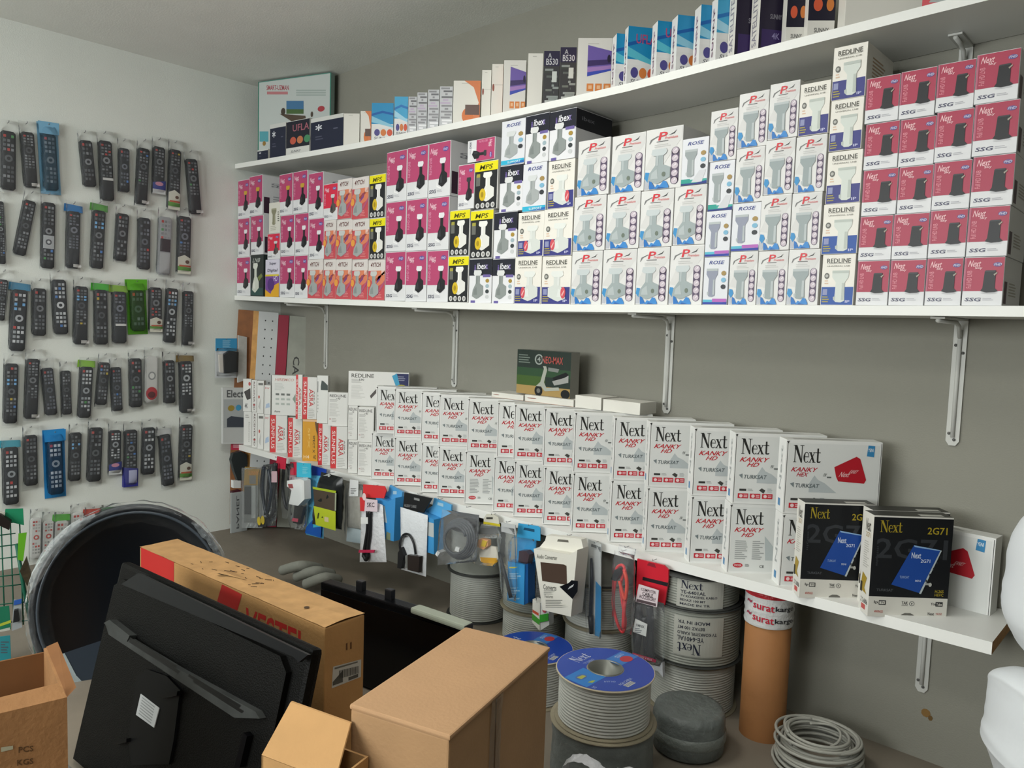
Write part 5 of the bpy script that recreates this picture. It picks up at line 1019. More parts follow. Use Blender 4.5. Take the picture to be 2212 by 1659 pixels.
hang('cable_pack', 'long pack with red header and white computer cable label', 'cable pack', (1412, 1206), [
  ('header_card', [('P', [(1376, 1288), (1438, 1306), (1446, 1250), (1446, 1230), (1436, 1220), (1379, 1206)], -.006, 0, M('c42a38', .10)), ('F', [(1390, 1252), (1444, 1266), (1446, 1258), (1391, 1245)], -.0065, '201c20'), ('F', [(1400, 1220), (1420, 1226), (1416, 1217), (1404, 1214)], -.0065, '8a2430')]),
  ('label', [('P', [(1390, 1292), (1436, 1304), (1440, 1268), (1397, 1255)], -.044, -.042, M('d0c4c8', .45)), ('T', 'COMPUTER', (1402, 1262, 1434, 1268), -.0446, '5a4a50', 8), ('T', 'CABLE', (1405, 1270, 1428, 1278), -.0446, '3c3438', 6), ('T', 'ACCESSORY', (1398, 1276, 1434, 1284), -.0446, '5a4a50', 9), ('F', [(1392, 1292), (1434, 1302), (1434, 1296), (1393, 1286)], -.0446, '55484c')]),
  ('cable', [('C', curve([(1388, 1300), (1392, 1350), (1386, 1392), (1384, 1416), (1392, 1430), (1404, 1420), (1404, 1380), (1400, 1330)]), .010, -.022, BK), ('C', curve([(1412, 1304), (1414, 1350), (1414, 1400), (1418, 1424)]), .011, -.022, M('232428', .35, 'plastic')), ('P', [(1384, 1408), (1432, 1422), (1434, 1416), (1384, 1401)], -.044, -.042, M('c42c54', .4)), ('T', '100% TEST 4 YEAR', (1388, 1404, 1426, 1408), -.0446, 'e8c4d0', 11)]),
  ('price_tag', [('P', [(1385, 1356), (1413, 1366), (1416, 1340), (1390, 1328)], -.046, -.044, M('d4d6d4', .45)), ('T', 'OMNIX', (1392, 1338, 1410, 1344), -.0466, '4c5054', 5), ('L', (1390, 1348, 1408, 1360), 3, -.0466, '8c9094')]),
  ('plastic_sleeve', [('W', [(1376, 1418), (1440, 1440), (1442, 1300), (1374, 1280)], .06, -.02, FILM('dfe3e8', .07)), ('P', [(1378, 1418), (1398, 1436), (1430, 1444), (1441, 1458), (1440, 1426), (1420, 1432), (1388, 1424)], -.024, -.012, M('c8ccd2', .25, 'foil', bump=.5))])], group=GH)
hang('tape_scrap', 'crumpled clear bag corner stuck on the shelf edge left of the red cables', 'clear tape', (1346, 1186), [('film', [('W', [(1338, 1196), (1372, 1204), (1376, 1186), (1338, 1176)], .02, -.004, FILM('e4e8ec', .2))])])
# ------------------------------------------------------------------ boards leaning in the corner
_ce = Vector((.2, .25, 0)).normalized(); CF = Fr((.045, -.245, .02), _ce * .9987 - Vector((0, 0, .05)), Vector((0, 0, .9987)) + _ce * .05)
def board(name, label, cat, x0, x1, ytop, ybot, col, y0, y1, extra=None, z1=None):
    a = CF.px(x0, ytop, y0); b_ = CF.px(x1, ytop, y0); zt = a[1] if z1 is None else z1
    b = MB(); b.cbox((a[0], y0, .001 if ybot is None else CF.px(x0, ybot, y0)[1]), (b_[0], y1, zt), col, .001)
    if extra: extra(b, a[0], b_[0], zt)
    return tag(b.obj(name, mw=CF.mat()), label, cat, 'panels standing in the corner')
ZT = 1.17
board('wood_board', 'brown wooden board standing in the corner at the left wall', 'board', 516, 551, 650, None, M('80502a', .6, 'wood', var=.25, vscale=18), .004, .018, z1=ZT)
board('wood_strip', 'light pine strip between the brown board and the perforated panel', 'wood strip', 549, 566, 650, None, M('c08e4c', .5, 'pine', var=.2, vscale=30), -.012, .003, z1=ZT)
def holes(b, x0, x1, zt):
    z = .03
    while z < zt - .02:
        for u in (.36, .72): b.disc(x0 + (x1 - x0) * u, z, .0035, .0045, -.0212, M('2a2a2a', .7, 'hole'), 8)
        z += .0475
board('perforated_panel', 'white panel with two columns of small holes in the corner', 'panel', 560, 603, 660, None, M('b5b8b8', .5, 'panel_white', var=.03), -.021, -.014, holes, z1=ZT)
board('red_strip', 'dark red vertical strip beside the perforated panel', 'strip', 602, 626, 660, None, M('8c1c34', .5, 'red_card'), -.019, -.012, z1=ZT - .01)
def ca(b, x0, x1, zt):
    b.text('CARTON', [(x0 + (x1 - x0) * .30, CF.px(640, 770)[1]), (x0 + (x1 - x0) * .30, CF.px(640, 770)[1] - .3), (x0 + (x1 - x0) * .62, CF.px(640, 770)[1] - .3), (x0 + (x1 - x0) * .62, CF.px(640, 770)[1])], -.0142, '3c3c3a')
board('carton_sheet', 'grey cardboard sheet with dark vertical lettering by the red strip', 'cardboard', 627, 671, 662, None, M('989a90', .7, 'card', var=.12, vscale=14), -.014, -.008, ca, z1=ZT - .01)
ps = Fr((.082, -.44, 0), (0, 1, 0))
b = MB(); a0 = ps.px(497, 1110); a1 = ps.px(532, 1110); b.cbox((a0[0], -.012, 0), (a1[0], 0, ps.px(515, 1062)[1]), M('a3a8a8', .5, 'panel_white', var=.03), .002)
b.text('PANEL', [(a0[0] + .03, .02), (a0[0] + .03, .2), (a0[0] + .045, .2), (a0[0] + .045, .02)], -.0128, '55585a')
tag(b.obj('panel', mw=ps.mat()), 'low pale panel with small vertical lettering on the left wall behind the dish', 'panel')

# ------------------------------------------------------------------ satellite dish wrapped in film
dc = oD(289, 1300, 2.52); nrm = (CAM - dc); nrm.z = 0; nrm.normalize(); nrm = (nrm + Vector((0, 0, .22))).normalized()
dez = (Vector((0, 0, 1)) - nrm * nrm.z).normalized(); dex = dez.cross(-nrm) if False else (-nrm).cross(dez)
dfr = Fr(dc, (dez.cross(nrm)) * 1.0, dez)
if dfr.ey.dot(nrm) > 0: dfr = Fr(dc, -(dez.cross(nrm)), dez)
RX, RZ = .297, .318
t = empty('satellite_dish', 'large black satellite dish in crinkled clear film leaning behind the televisions', 'satellite dish', mw=dfr.mat())
def bowl(prof, m, n=64, name='dish', seed=None, crk=0, lo=0, hi=1):
    b = MB(); vs = []; fs = []; r = random.Random(seed or 1)
    for q, y in prof:
        for j in range(n):
            a = 6.2832 * j / n; k = 1 + (r.uniform(-crk, crk) if crk else 0)
            vs.append((RX * q * k * math.cos(a), y + (r.uniform(-crk, crk) * .6 if crk else 0), RZ * q * k * math.sin(a)))
    for i in range(len(prof) - 1):
        for j in range(n):
            if not (lo <= j / n <= hi): continue
            fs.append((i * n + j, i * n + (j + 1) % n, (i + 1) * n + (j + 1) % n, (i + 1) * n + j))
    b.raw(vs, fs, m, True); return b.obj(name, t)
bowl([(0.001, .085), (.25, .08), (.5, .064), (.7, .042), (.82, .022), (.88, .01), (.90, .0), (.92, -.004), (.96, -.005), (.985, .0), (1.0, .012), (1.0, .03), (.97, .034), (.9, .034), (.7, .062), (.4, .09), (.001, .1)], M('0d1116', .28, 'dish_enamel'), name='reflector')
bowl([(.895, .004), (.90, -.006), (.915, -.009), (.925, -.004)], M('3c444c', .3, 'rim_edge'), name='rim_bead')
bowl([(.80, .018), (.88, -.010), (.95, -.022), (1.02, -.012), (1.035, .012), (1.02, .036), (.9, .044)], FILM('c8d0d4', .015), seed=5, crk=.012, name='film_wrap')
r = random.Random(12)
def filmpatch(a0, a1, q0, q1, op, seed, name='film_fold'):
    b = MB(); rr = random.Random(seed); n, m_ = 26, 5; vs = []; fs = []
    for i in range(n + 1):
        a = math.radians(a0 + (a1 - a0) * i / n); tp = min(1, min(i, n - i) / 6)
        for j in range(m_ + 1):
            q = (q0 + q1) / 2 + (q1 - q0) * (j / m_ - .5) * (.3 + .7 * tp) + rr.uniform(-.008, .008)
            vs.append((RX * q * math.cos(a), -.026 + rr.uniform(-.006, .006) - .01 * math.sin(3.14 * j / m_), RZ * q * math.sin(a)))
    for i in range(n):
        for j in range(m_): p = i * (m_ + 1) + j; fs.append((p, p + 1, p + m_ + 2, p + m_ + 1))
    b.raw(vs, fs, FILM('c3cbce', op), True); b.obj(name, t)
filmpatch(112, 168, .92, 1.04, .30, 3); filmpatch(18, 52, .93, 1.02, .2, 4); filmpatch(60, 112, .95, 1.0, .1, 6); filmpatch(168, 238, .93, 1.01, .08, 8)
b = MB(); vs = [dfr.px(*p_) for p_ in ((132, 1412), (228, 1380), (262, 1420), (230, 1520), (190, 1508), (150, 1460))]
vs = [(x, z) for x, z in vs]
b.flat(vs, -.006, M('2b333c', .3, 'dish_enamel')); b.flat([dfr.px(*p_) for p_ in ((132, 1412), (140, 1410), (165, 1458), (192, 1486), (190, 1508), (155, 1470))], -.0075, M('8f9a9c', .3, 'rim_edge')); b.obj('lip_glare', t)  # paler wedge on the rim: glare and film put into the colour

# ------------------------------------------------------------------ flat television, screen side away, leaning back
bl = Vector((1.79, -1.64, .002)); tl = oZ(270, 1216, .5); tr = oZ(692, 1410, .5)
ex = (tr - tl).normalized(); ez = (tl - bl); ez = (ez - ex * ez.dot(ex)).normalized()
tv = Fr(bl, ex, ez); tvw = (tr - tl).length; tvh = (tl - bl).dot(tv.ez)
t = empty('television', 'black flat television seen from behind, leaning by the printed cardboard box', 'television', mw=tv.mat())
BKP = M('070706', .5, 'tv_plastic', bump=.25, bscale=300, var=.15, vscale=8); GL = M('3b3d3c', .33, 'tv_plastic_gloss', var=.25, vscale=20)
x0 = tv.px(165, 1640)[0]; x1 = tv.px(692, 1412)[0]; zt = tvh
b = MB(); b.cbox((0, .0, .0), (tvw, .03, zt), BKP, .012); b.obj('frame', t)
b = MB(); b.prism([(.02, .01), (tvw - .05, .01), (tvw - .05, zt - .06), (tvw - .08, zt - .035), (.06, zt - .035), (.02, zt - .06)], -.014, .002, BKP)
b.prism(tv.P([(268, 1262), (305, 1238), (672, 1414), (652, 1430), (640, 1418)], -.014), -.022, -.014, M('1b1c1d', .33, 'tv_plastic'))
b.obj('back_cover', t)
b = MB(); b.prism(tv.P([(240, 1345), (248, 1370), (520, 1548), (575, 1550), (566, 1535), (400, 1445), (300, 1385)], -.014), -.030, -.012, GL)
b.prism(tv.P([(240, 1345), (290, 1385), (296, 1372), (252, 1338)], -.014), -.033, -.012, GL)
for s_ in (0, 1):
    o1 = (262, 1362) if s_ == 0 else (400, 1448)
    for k in range(2): b.flat(tv.P([(o1[0] + 8 + k * 10, o1[1] + 8 + k * 12), (o1[0] + 120 + k * 6, o1[1] + 76 + k * 12), (o1[0] + 116 + k * 6, o1[1] + 81 + k * 12), (o1[0] + 6 + k * 10, o1[1] + 13 + k * 12)], -.031), -.0306, '0c0d0d')
b.obj('vent_ridge', t)
b = MB(); b.prism(tv.P([(300, 1460), (325, 1446), (365, 1460), (394, 1490), (380, 1600), (370, 1650), (290, 1652), (282, 1600)], -.014), -.02, -.012, M('0e0f10', .42, 'tv_plastic'))
b.prism(tv.P([(350, 1500), (392, 1492), (390, 1502), (360, 1508)], -.02), -.03, -.018, M('0a0a0b', .35, 'tv_plastic')); b.prism(tv.P([(246, 1602), (282, 1594), (282, 1602), (258, 1608)], -.02), -.03, -.018, M('0a0a0b', .35, 'tv_plastic')); b.obj('mount_panel', t)
b = MB(); q = tv.P([(294, 1544), (333, 1572), (344, 1530), (304, 1499)], -.022); b.prism(q, -.0225, -.0205, M('b7babb', .5)); 
for i in range(7): f_ = i / 8 + .06; b.flat([(q[3][0] * (1 - f_) + q[0][0] * f_ + (q[2][0] - q[3][0]) * .12, q[3][1] * (1 - f_) + q[0][1] * f_ + (q[2][1] - q[3][1]) * .12), (q[3][0] * (1 - f_) + q[0][0] * f_ + (q[2][0] - q[3][0]) * .8, q[3][1] * (1 - f_) + q[0][1] * f_ + (q[2][1] - q[3][1]) * .8), (q[3][0] * (1 - f_ - .05) + q[0][0] * (f_ + .05) + (q[2][0] - q[3][0]) * .8, q[3][1] * (1 - f_ - .05) + q[0][1] * (f_ + .05) + (q[2][1] - q[3][1]) * .8), (q[3][0] * (1 - f_ - .05) + q[0][0] * (f_ + .05) + (q[2][0] - q[3][0]) * .12, q[3][1] * (1 - f_ - .05) + q[0][1] * (f_ + .05) + (q[2][1] - q[3][1]) * .12)], -.0228, '8c9090')
b.obj('rating_sticker', t)
b = MB(); b.prism(tv.P([(520, 1655), (532, 1655), (548, 1588), (540, 1580)], -.014), -.03, -.012, M('08080a', .35, 'tv_plastic')); b.obj('cable_clip', t)

# ------------------------------------------------------------------ long television carton
zt = .45; A_, B_, C_ = oZ(302, 1180, zt), oZ(702, 1354, zt), oZ(803, 1330, zt)
ex = Vector((B_.x - A_.x, B_.y - A_.y, 0)).normalized(); ve = Fr((A_.x, A_.y, 0), ex); vl = (B_ - A_).length; vd = abs((C_ - B_).dot(ve.ey))
KR = M('b08654', .75, 'kraft', bump=.15, bscale=120, var=.08, vscale=12); KRD = M('a87c4c', .75, 'kraft', bump=.15, bscale=120, var=.08, vscale=12); REDP = M('bc2c28', .6, 'print')
t = empty('television_carton', 'long brown carton with red squares and red lettering behind the television', 'carton', mw=ve.mat())
b = MB(); b.cbox((0, 0, .144), (vl, vd, zt - .004), KR, .003); b.cbox((.0, 0.0, .001), (vl, vd, .145), KR, .003)
for pts in ([(305, 1182), (376, 1214), (376, 1262), (305, 1236)], [(480, 1262), (523, 1284), (511, 1326), (468, 1304)]): b.flat(ve.P(pts), -.0006, REDP)
q = ve.P([(524, 1372), (664, 1440), (664, 1368), (532, 1311)]); b.text('VESTEL', [q[0], q[1], (q[2][0], q[2][1]), q[3]], -.0008, REDP)
b.obj('box', t)
s_ = Fr(ve.o + ve.ex * vl, ve.ey); 
loc = lambda p: (vl + .0006, p[0], p[1])
def sideq(pts): return [s_.px(*p) for p in pts]
b = MB()
def sflat(pts, m, e=.0008):
    q = sideq(pts)
    if sum(q[i][0] * q[(i + 1) % len(q)][1] - q[(i + 1) % len(q)][0] * q[i][1] for i in range(len(q))) < 0: q = q[::-1]
    b.raw([(vl + e, u, w) for u, w in q], [tuple(range(len(q)))], m)
sflat([(716, 1487), (779, 1462), (780, 1424), (719, 1440)], M('b9b8b0', .5))
for i in range(22): x = 732 + i * 1.9; sflat([(x, 1466 - i * .55), (x + (.8 if i % 3 else 1.3), 1466 - i * .55), (x + (.8 if i % 3 else 1.3), 1448 - i * .45), (x, 1448 - i * .45)], '2c2c2a', .0012)
sflat([(718, 1481), (740, 1473), (740, 1448), (718, 1473)], '55544e', .0012); sflat([(752, 1470), (773, 1462), (773, 1455), (752, 1463)], '55544e', .0012); sflat([(722, 1446), (772, 1431), (772, 1428), (722, 1442)], '6c6a62', .0012)
sflat([(747, 1404), (750, 1403), (750, 1388), (747, 1390)], '5a3a20', .0010); sflat([(756, 1402), (759, 1401), (759, 1386), (756, 1388)], '5a3a20', .0010)
b.obj('shipping_label', t)
b = MB(); n = 30; rr = random.Random(5)     # torn top flap lying over the joint
vs = []; fs = []
for i in range(n + 1):
    x = vl * i / n
    for j, yy in enumerate((-.001, vd * .3, vd * .55, vd + .001)):
        bump_ = (.012 * math.exp(-((i - 14.5) / 2.0) ** 2) if j == 1 else 0) + (.006 * math.exp(-((i - 28.5) / 2.) ** 2) if j in (1, 2) else 0)
        vs.append((x, yy + (rr.uniform(-.002, .002) if j in (1, 2) else 0), zt - .003 + .001 * (j != 1) + rr.uniform(0, .0015) + bump_))
for i in range(n):
    for j in range(3): p = i * 4 + j; fs.append((p, p + 4, p + 5, p + 1))
b.raw(vs, fs, M('b48d5e', .8, 'kraft', var=.14, vscale=25)); b.obj('top_flap', t)
b = MB(); rr = random.Random(2)
for i in range(26):
    x = vl * rr.uniform(.28, .62); y = vd * rr.uniform(.15, .9); a = rr.uniform(-.6, .9); l = rr.uniform(.006, .022)
    b.tube([(x, y, zt + .001), (x + l * math.cos(a), y + l * math.sin(a), zt + .0012)], .0008, M('3a281a', .8, 'tear'), 4)
for (x_, y_) in ((vl * .86, vd * .35),): b.lathe([(0, 0), (.007, 0)], (x_, y_, zt + .0022), M('4a3a2a', .8, 'hole'), 12)
b.obj('scuff_marks', t)
b = MB(); b.raw([ve_ for ve_ in [(vl * .455, vd * .12, zt + .008), (vl * .475, vd * .1, zt + .013), (vl * .555, vd * .42, zt + .002), (vl * .50, vd * .38, zt + .002)]], [(0, 1, 2, 3)], M('18120c', .9, 'hole')); b.obj('tear_hole', t)

# ------------------------------------------------------------------ large plain carton
zt = .5; L_, K_, R_ = oZ(758, 1521, zt), oZ(1012, 1356, zt), oZ(1192, 1399, zt)
exl = Vector((R_.x - K_.x, R_.y - K_.y, 0)); eyl = Vector((K_.x - L_.x, K_.y - L_.y, 0))
cf = Fr((L_.x, L_.y, 0), exl.normalized()); cw = exl.length; cdp = eyl.length
t = empty('carton', 'large closed brown carton in front with taped side', 'carton', mw=cf.mat())
TAN = M('a88560', .75, 'kraft', bump=.12, bscale=140, var=.06, vscale=10)
b = MB(); b.cbox((0, 0, .0), (cw, cdp, zt - .008), TAN, .004); b.obj('box', t)
b = MB(); b.cbox((-.002, -.002, zt - .009), (cw + .003, cdp + .002, zt), M('b08c68', .75, 'kraft_top', bump=.1, bscale=140, var=.05, vscale=8), .004); b.obj('lid', t)
b = MB(); cy = cdp * .41
b.raw([(cw + .0012, cy - .022, .03), (cw + .0012, cy + .022, .03), (cw + .0012, cy + .022, zt - .06), (cw + .0012, cy - .022, zt - .06), (cw + .004, cy - .022, zt - .004), (cw + .004, cy + .022, zt - .004)], [(0, 1, 2, 3), (3, 2, 5, 4)], FILM('b09a80', .35)); b.obj('tape', t)
b = MB(); b.box((cw + .0005, cy - .0015, .0), (cw + .0014, cy + .0015, zt - .009), M('5c422c', .9, 'gap')); b.obj('flap_joint', t)
b = MB(); b.tube([(cw + .004, cdp * .98, .19), (cw + .010, cdp * .7, .13), (cw + .010, cdp * .45, .05), (cw + .006, cdp * .3, .0)], .003, M('8a7a6c', .5, 'cord'), 6); b.obj('string', t)

# ------------------------------------------------------------------ open carton beside it
o0 = oZ(565, 1632, .42); o1 = oZ(722, 1692, .42); e_ = (o1 - o0); e_.z = 0
of = Fr((o0.x, o0.y, 0), e_.normalized()); ow = e_.length * 1.0
t = empty('open_carton', 'opened brown carton with raised flap left of the large closed one', 'carton', mw=of.mat())
KB = M('b48c5c', .75, 'kraft', bump=.12, bscale=140, var=.07, vscale=12)
b = MB(); odp = .085; th = .004
b.box((0, 0, 0), (ow, th, .42), KB); b.box((0, odp, 0), (ow, odp + th, .42), KB); b.box((0, 0, 0), (th, odp, .42), KB); b.box((ow - th, 0, 0), (ow, odp, .42), KB); b.box((0, 0, 0), (ow, odp, th), KB); b.obj('box', t)
b = MB(); back = of.o + of.ey * 0
p1 = oD(630, 1516, 2.22); f1 = of.px(628, 1516, odp); f2 = of.px(757, 1562, odp)
b.raw([(.0, odp * .0, .421), (ow, odp * .0, .421), (f2[0], odp, f2[1]), (f1[0], odp, f1[1]), (.0, .004, .421), (ow, .004, .421), (f2[0], odp + .004, f2[1]), (f1[0], odp + .004, f1[1])], [(0, 1, 2, 3), (7, 6, 5, 4), (0, 3, 7, 4), (3, 2, 6, 7), (1, 5, 6, 2)], KB); b.obj('flap', t)

# ------------------------------------------------------------------ open carton at the lower left
zt = .45; c0, c1, c2 = oZ(145, 1506, zt), oZ(76, 1402, zt), oZ(0, 1541, zt)
exl = Vector((c0.x - c2.x, c0.y - c2.y, 0)).normalized(); wd_ = (c0 - c2).length + .22
lf = Fr((c0.x - exl.x * wd_, c0.y - exl.y * wd_, 0), exl); ldp = abs((c1 - c0).dot(lf.ey))
t = empty('open_carton', 'worn open brown carton at the lower left edge, stamped with weights', 'carton', mw=lf.mat())
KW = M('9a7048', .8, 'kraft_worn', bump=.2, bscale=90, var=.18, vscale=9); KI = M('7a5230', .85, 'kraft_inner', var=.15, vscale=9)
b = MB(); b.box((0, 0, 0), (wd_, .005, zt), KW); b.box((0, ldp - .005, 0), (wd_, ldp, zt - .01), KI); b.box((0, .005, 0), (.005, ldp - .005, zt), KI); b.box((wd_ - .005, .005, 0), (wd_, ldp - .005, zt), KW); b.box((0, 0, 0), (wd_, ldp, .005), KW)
b.text('PCS', lf.P([(40, 1626), (72, 1622), (72, 1610), (40, 1613)]), -.001, '5a4028'); b.text('KGS', lf.P([(37, 1654), (72, 1649), (72, 1637), (37, 1641)]), -.001, '5a4028'); b.obj('box', t)
b = MB(); b.flat(lf.P([(2, 1624), (28, 1618), (28, 1610), (2, 1614)]), -.0012, M('a9a68e', .5)); b.obj('sticker', t)
b = MB(); rr = random.Random(3)
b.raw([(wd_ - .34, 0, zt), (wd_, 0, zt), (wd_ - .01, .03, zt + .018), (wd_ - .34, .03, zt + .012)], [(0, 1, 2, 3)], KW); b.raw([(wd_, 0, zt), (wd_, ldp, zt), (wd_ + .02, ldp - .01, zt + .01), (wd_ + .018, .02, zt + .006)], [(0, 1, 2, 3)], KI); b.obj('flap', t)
b = MB(); b.pillow([(.12, .0), (wd_ - .03, .0), (wd_ - .05, .09), (.1, .11)], .12, M('24262e', .25, 'bag_dark', bump=.8), 8, .01, 2)
tag(b.obj('plastic_bag', mw=lf.mat() @ Matrix.Translation((0, ldp * .5, .28))), 'dark glossy bag inside the worn open carton', 'bag')

# ------------------------------------------------------------------ green wire rack with small packs at the left edge
ro = oZ(79, 1403, .02); rfm = Fr((ro.x, ro.y, 0), (.35, .94, 0))
t = empty('wire_rack', 'green wire display grid at the left edge beside the dish', 'wire rack', mw=rfm.mat())
GRN = M('1e5c48', .4, 'green_enamel'); b = MB()
b.tube([(rfm.px(79, 1403)[0], 0, .0), (rfm.px(50, 1262)[0], .0, rfm.px(50, 1262)[1]), (rfm.px(36, 1175)[0], 0, rfm.px(36, 1175)[1])], .006, GRN, 8)
b.obj('upright', t); b = MB()
b.tube([(rfm.px(79, 1403)[0] - .75, 0, .0), (rfm.px(-180, 1262)[0], 0, rfm.px(50, 1262)[1])], .006, GRN, 8); b.obj('upright', t)
b = MB()
for yy in (1128, 1152, 1176, 1202, 1240, 1262, 1300, 1340): 
    a, c = rfm.px(50 + (yy - 1262) * .15, yy), rfm.px(-60, yy + 12); b.tube([(a[0], 0, a[1]), (c[0], 0, c[1])], .0022, GRN, 6)
for xx in (-20, 2, 22, 42):
    a, c = rfm.px(xx, 1125), rfm.px(xx + 8, 1350); b.tube([(a[0], .003, a[1]), (c[0], .003, c[1])], .0022, GRN, 6)
b.obj('grid', t)
GR = 'small packs on the green wire rack'
def rp(name, lab, cat, anc, parts): 
    f_ = Fr(rfm.o - rfm.ey * .012, rfm.ex); u, w = f_.px(*anc); hang(name, lab, cat, (0, 0, 0), parts, frame=Fr(f_.o + f_.ex * u + f_.ez * w, f_.ex), group=GR)
rp('accessory_pack', 'green-headed pack at the top of the wire rack', 'accessory pack', (30, 1098), [('header_card', [('P', [(8, 1124), (52, 1134), (50, 1098), (12, 1099)], -.004, 0, M('1f7a56', .35))]), ('product', [('P', [(0, 1130), (22, 1140), (26, 1122), (2, 1106)], -.03, -.004, M('1c1614', .4)), ('P', [(-10, 1118), (10, 1122), (12, 1106), (-10, 1102)], -.012, -.004, M('b8b8ac', .4))])])
rp('accessory_pack', 'bright green pack hanging at the right edge of the wire rack', 'accessory pack', (45, 1150), [('backing_card', [('P', [(38, 1208), (50, 1212), (58, 1150), (40, 1152)], -.004, 0, M('5a9a24', .35))]), ('product', [('P', [(44, 1230), (60, 1262), (72, 1252), (58, 1200)], -.02, -.004, M('3a3224', .4, 'plastic', var=.4, vscale=60))])])
rp('accessory_pack', 'teal card pack low on the wire rack', 'accessory pack', (12, 1370), [('backing_card', [('P', [(-12, 1432), (24, 1422), (22, 1372), (-12, 1376)], -.004, 0, M('2b8088', .35)), ('L', (2, 1384, 20, 1412), 5, -.0045, '4a5a64')])])
rp('accessory_pack', 'yellow and green card pack in the middle of the wire rack', 'accessory pack', (10, 1308), [('backing_card', [('P', [(-12, 1366), (24, 1358), (20, 1308), (-12, 1312)], -.004, 0, M('1f6b50', .35)), ('F', [(-10, 1356), (24, 1344), (24, 1338), (-10, 1350)], -.0045, 'a8b43c'), ('F', [(-10, 1366), (22, 1360), (22, 1354), (-10, 1362)], -.0045, 'b8bab0')])])
rp('accessory_pack', 'blue and white blister pack beside the green upright', 'accessory pack', (34, 1292), [('backing_card', [('P', [(26, 1362), (48, 1354), (46, 1298), (30, 1294)], -.004, 0, M('9aa0a2', .35)), ('P', [(30, 1306), (47, 1302), (47, 1292), (31, 1296)], -.008, -.004, M('2a54a0', .35))]), ('product', [('P', [(30, 1340), (44, 1336), (40, 1312), (32, 1314)], -.024, -.008, M('1c1e20', .35))])])

# ------------------------------------------------------------------ dark monitor lying behind with a pale remote on it
zt = .30; a, c = oZ(692, 1257, zt), oZ(1003, 1352, zt); e_ = c - a; e_.z = 0
mf = Fr((a.x, a.y, 0), e_.normalized()); mw_ = e_.length
t = empty('monitor', 'black monitor standing upright behind the long carton', 'monitor', mw=mf.mat())
b = MB(); b.cbox((0, 0, 0), (mw_, .045, zt), M('0c0d0f', .35, 'tv_plastic', bump=.1, bscale=200), .006); b.cbox((.01, -.006, .01), (mw_ - .01, .0, zt - .02), M('08090b', .15, 'glass'), .002); b.obj('panel', t)
b = MB()
for x_ in (765, 828): u = mf.px(x_, 1290)[0]; MB().cbox((u - .014, .02, zt - .002), (u + .014, .04, zt + .03), BK, .003).obj('stand_socket', t)
a, c = oZ(886, 1312, zt + .02), oZ(1003, 1352, zt + .02); e_ = c - a; e_.z = 0; rf = Fr((a.x, a.y, zt + .002), e_.normalized())
t = empty('remote_control', 'pale grey remote control lying flat on top of the black monitor', 'remote control', mw=rf.mat())
b = MB(); l_ = e_.length; b.cbox((0, .0, 0), (l_, .04, .018), M('9fa697', .4, 'plastic'), .006); b.obj('body', t)
MB().cbox((l_ - .012, .002, .002), (l_ + .002, .038, .016), DK, .003).obj('end_cap', t)

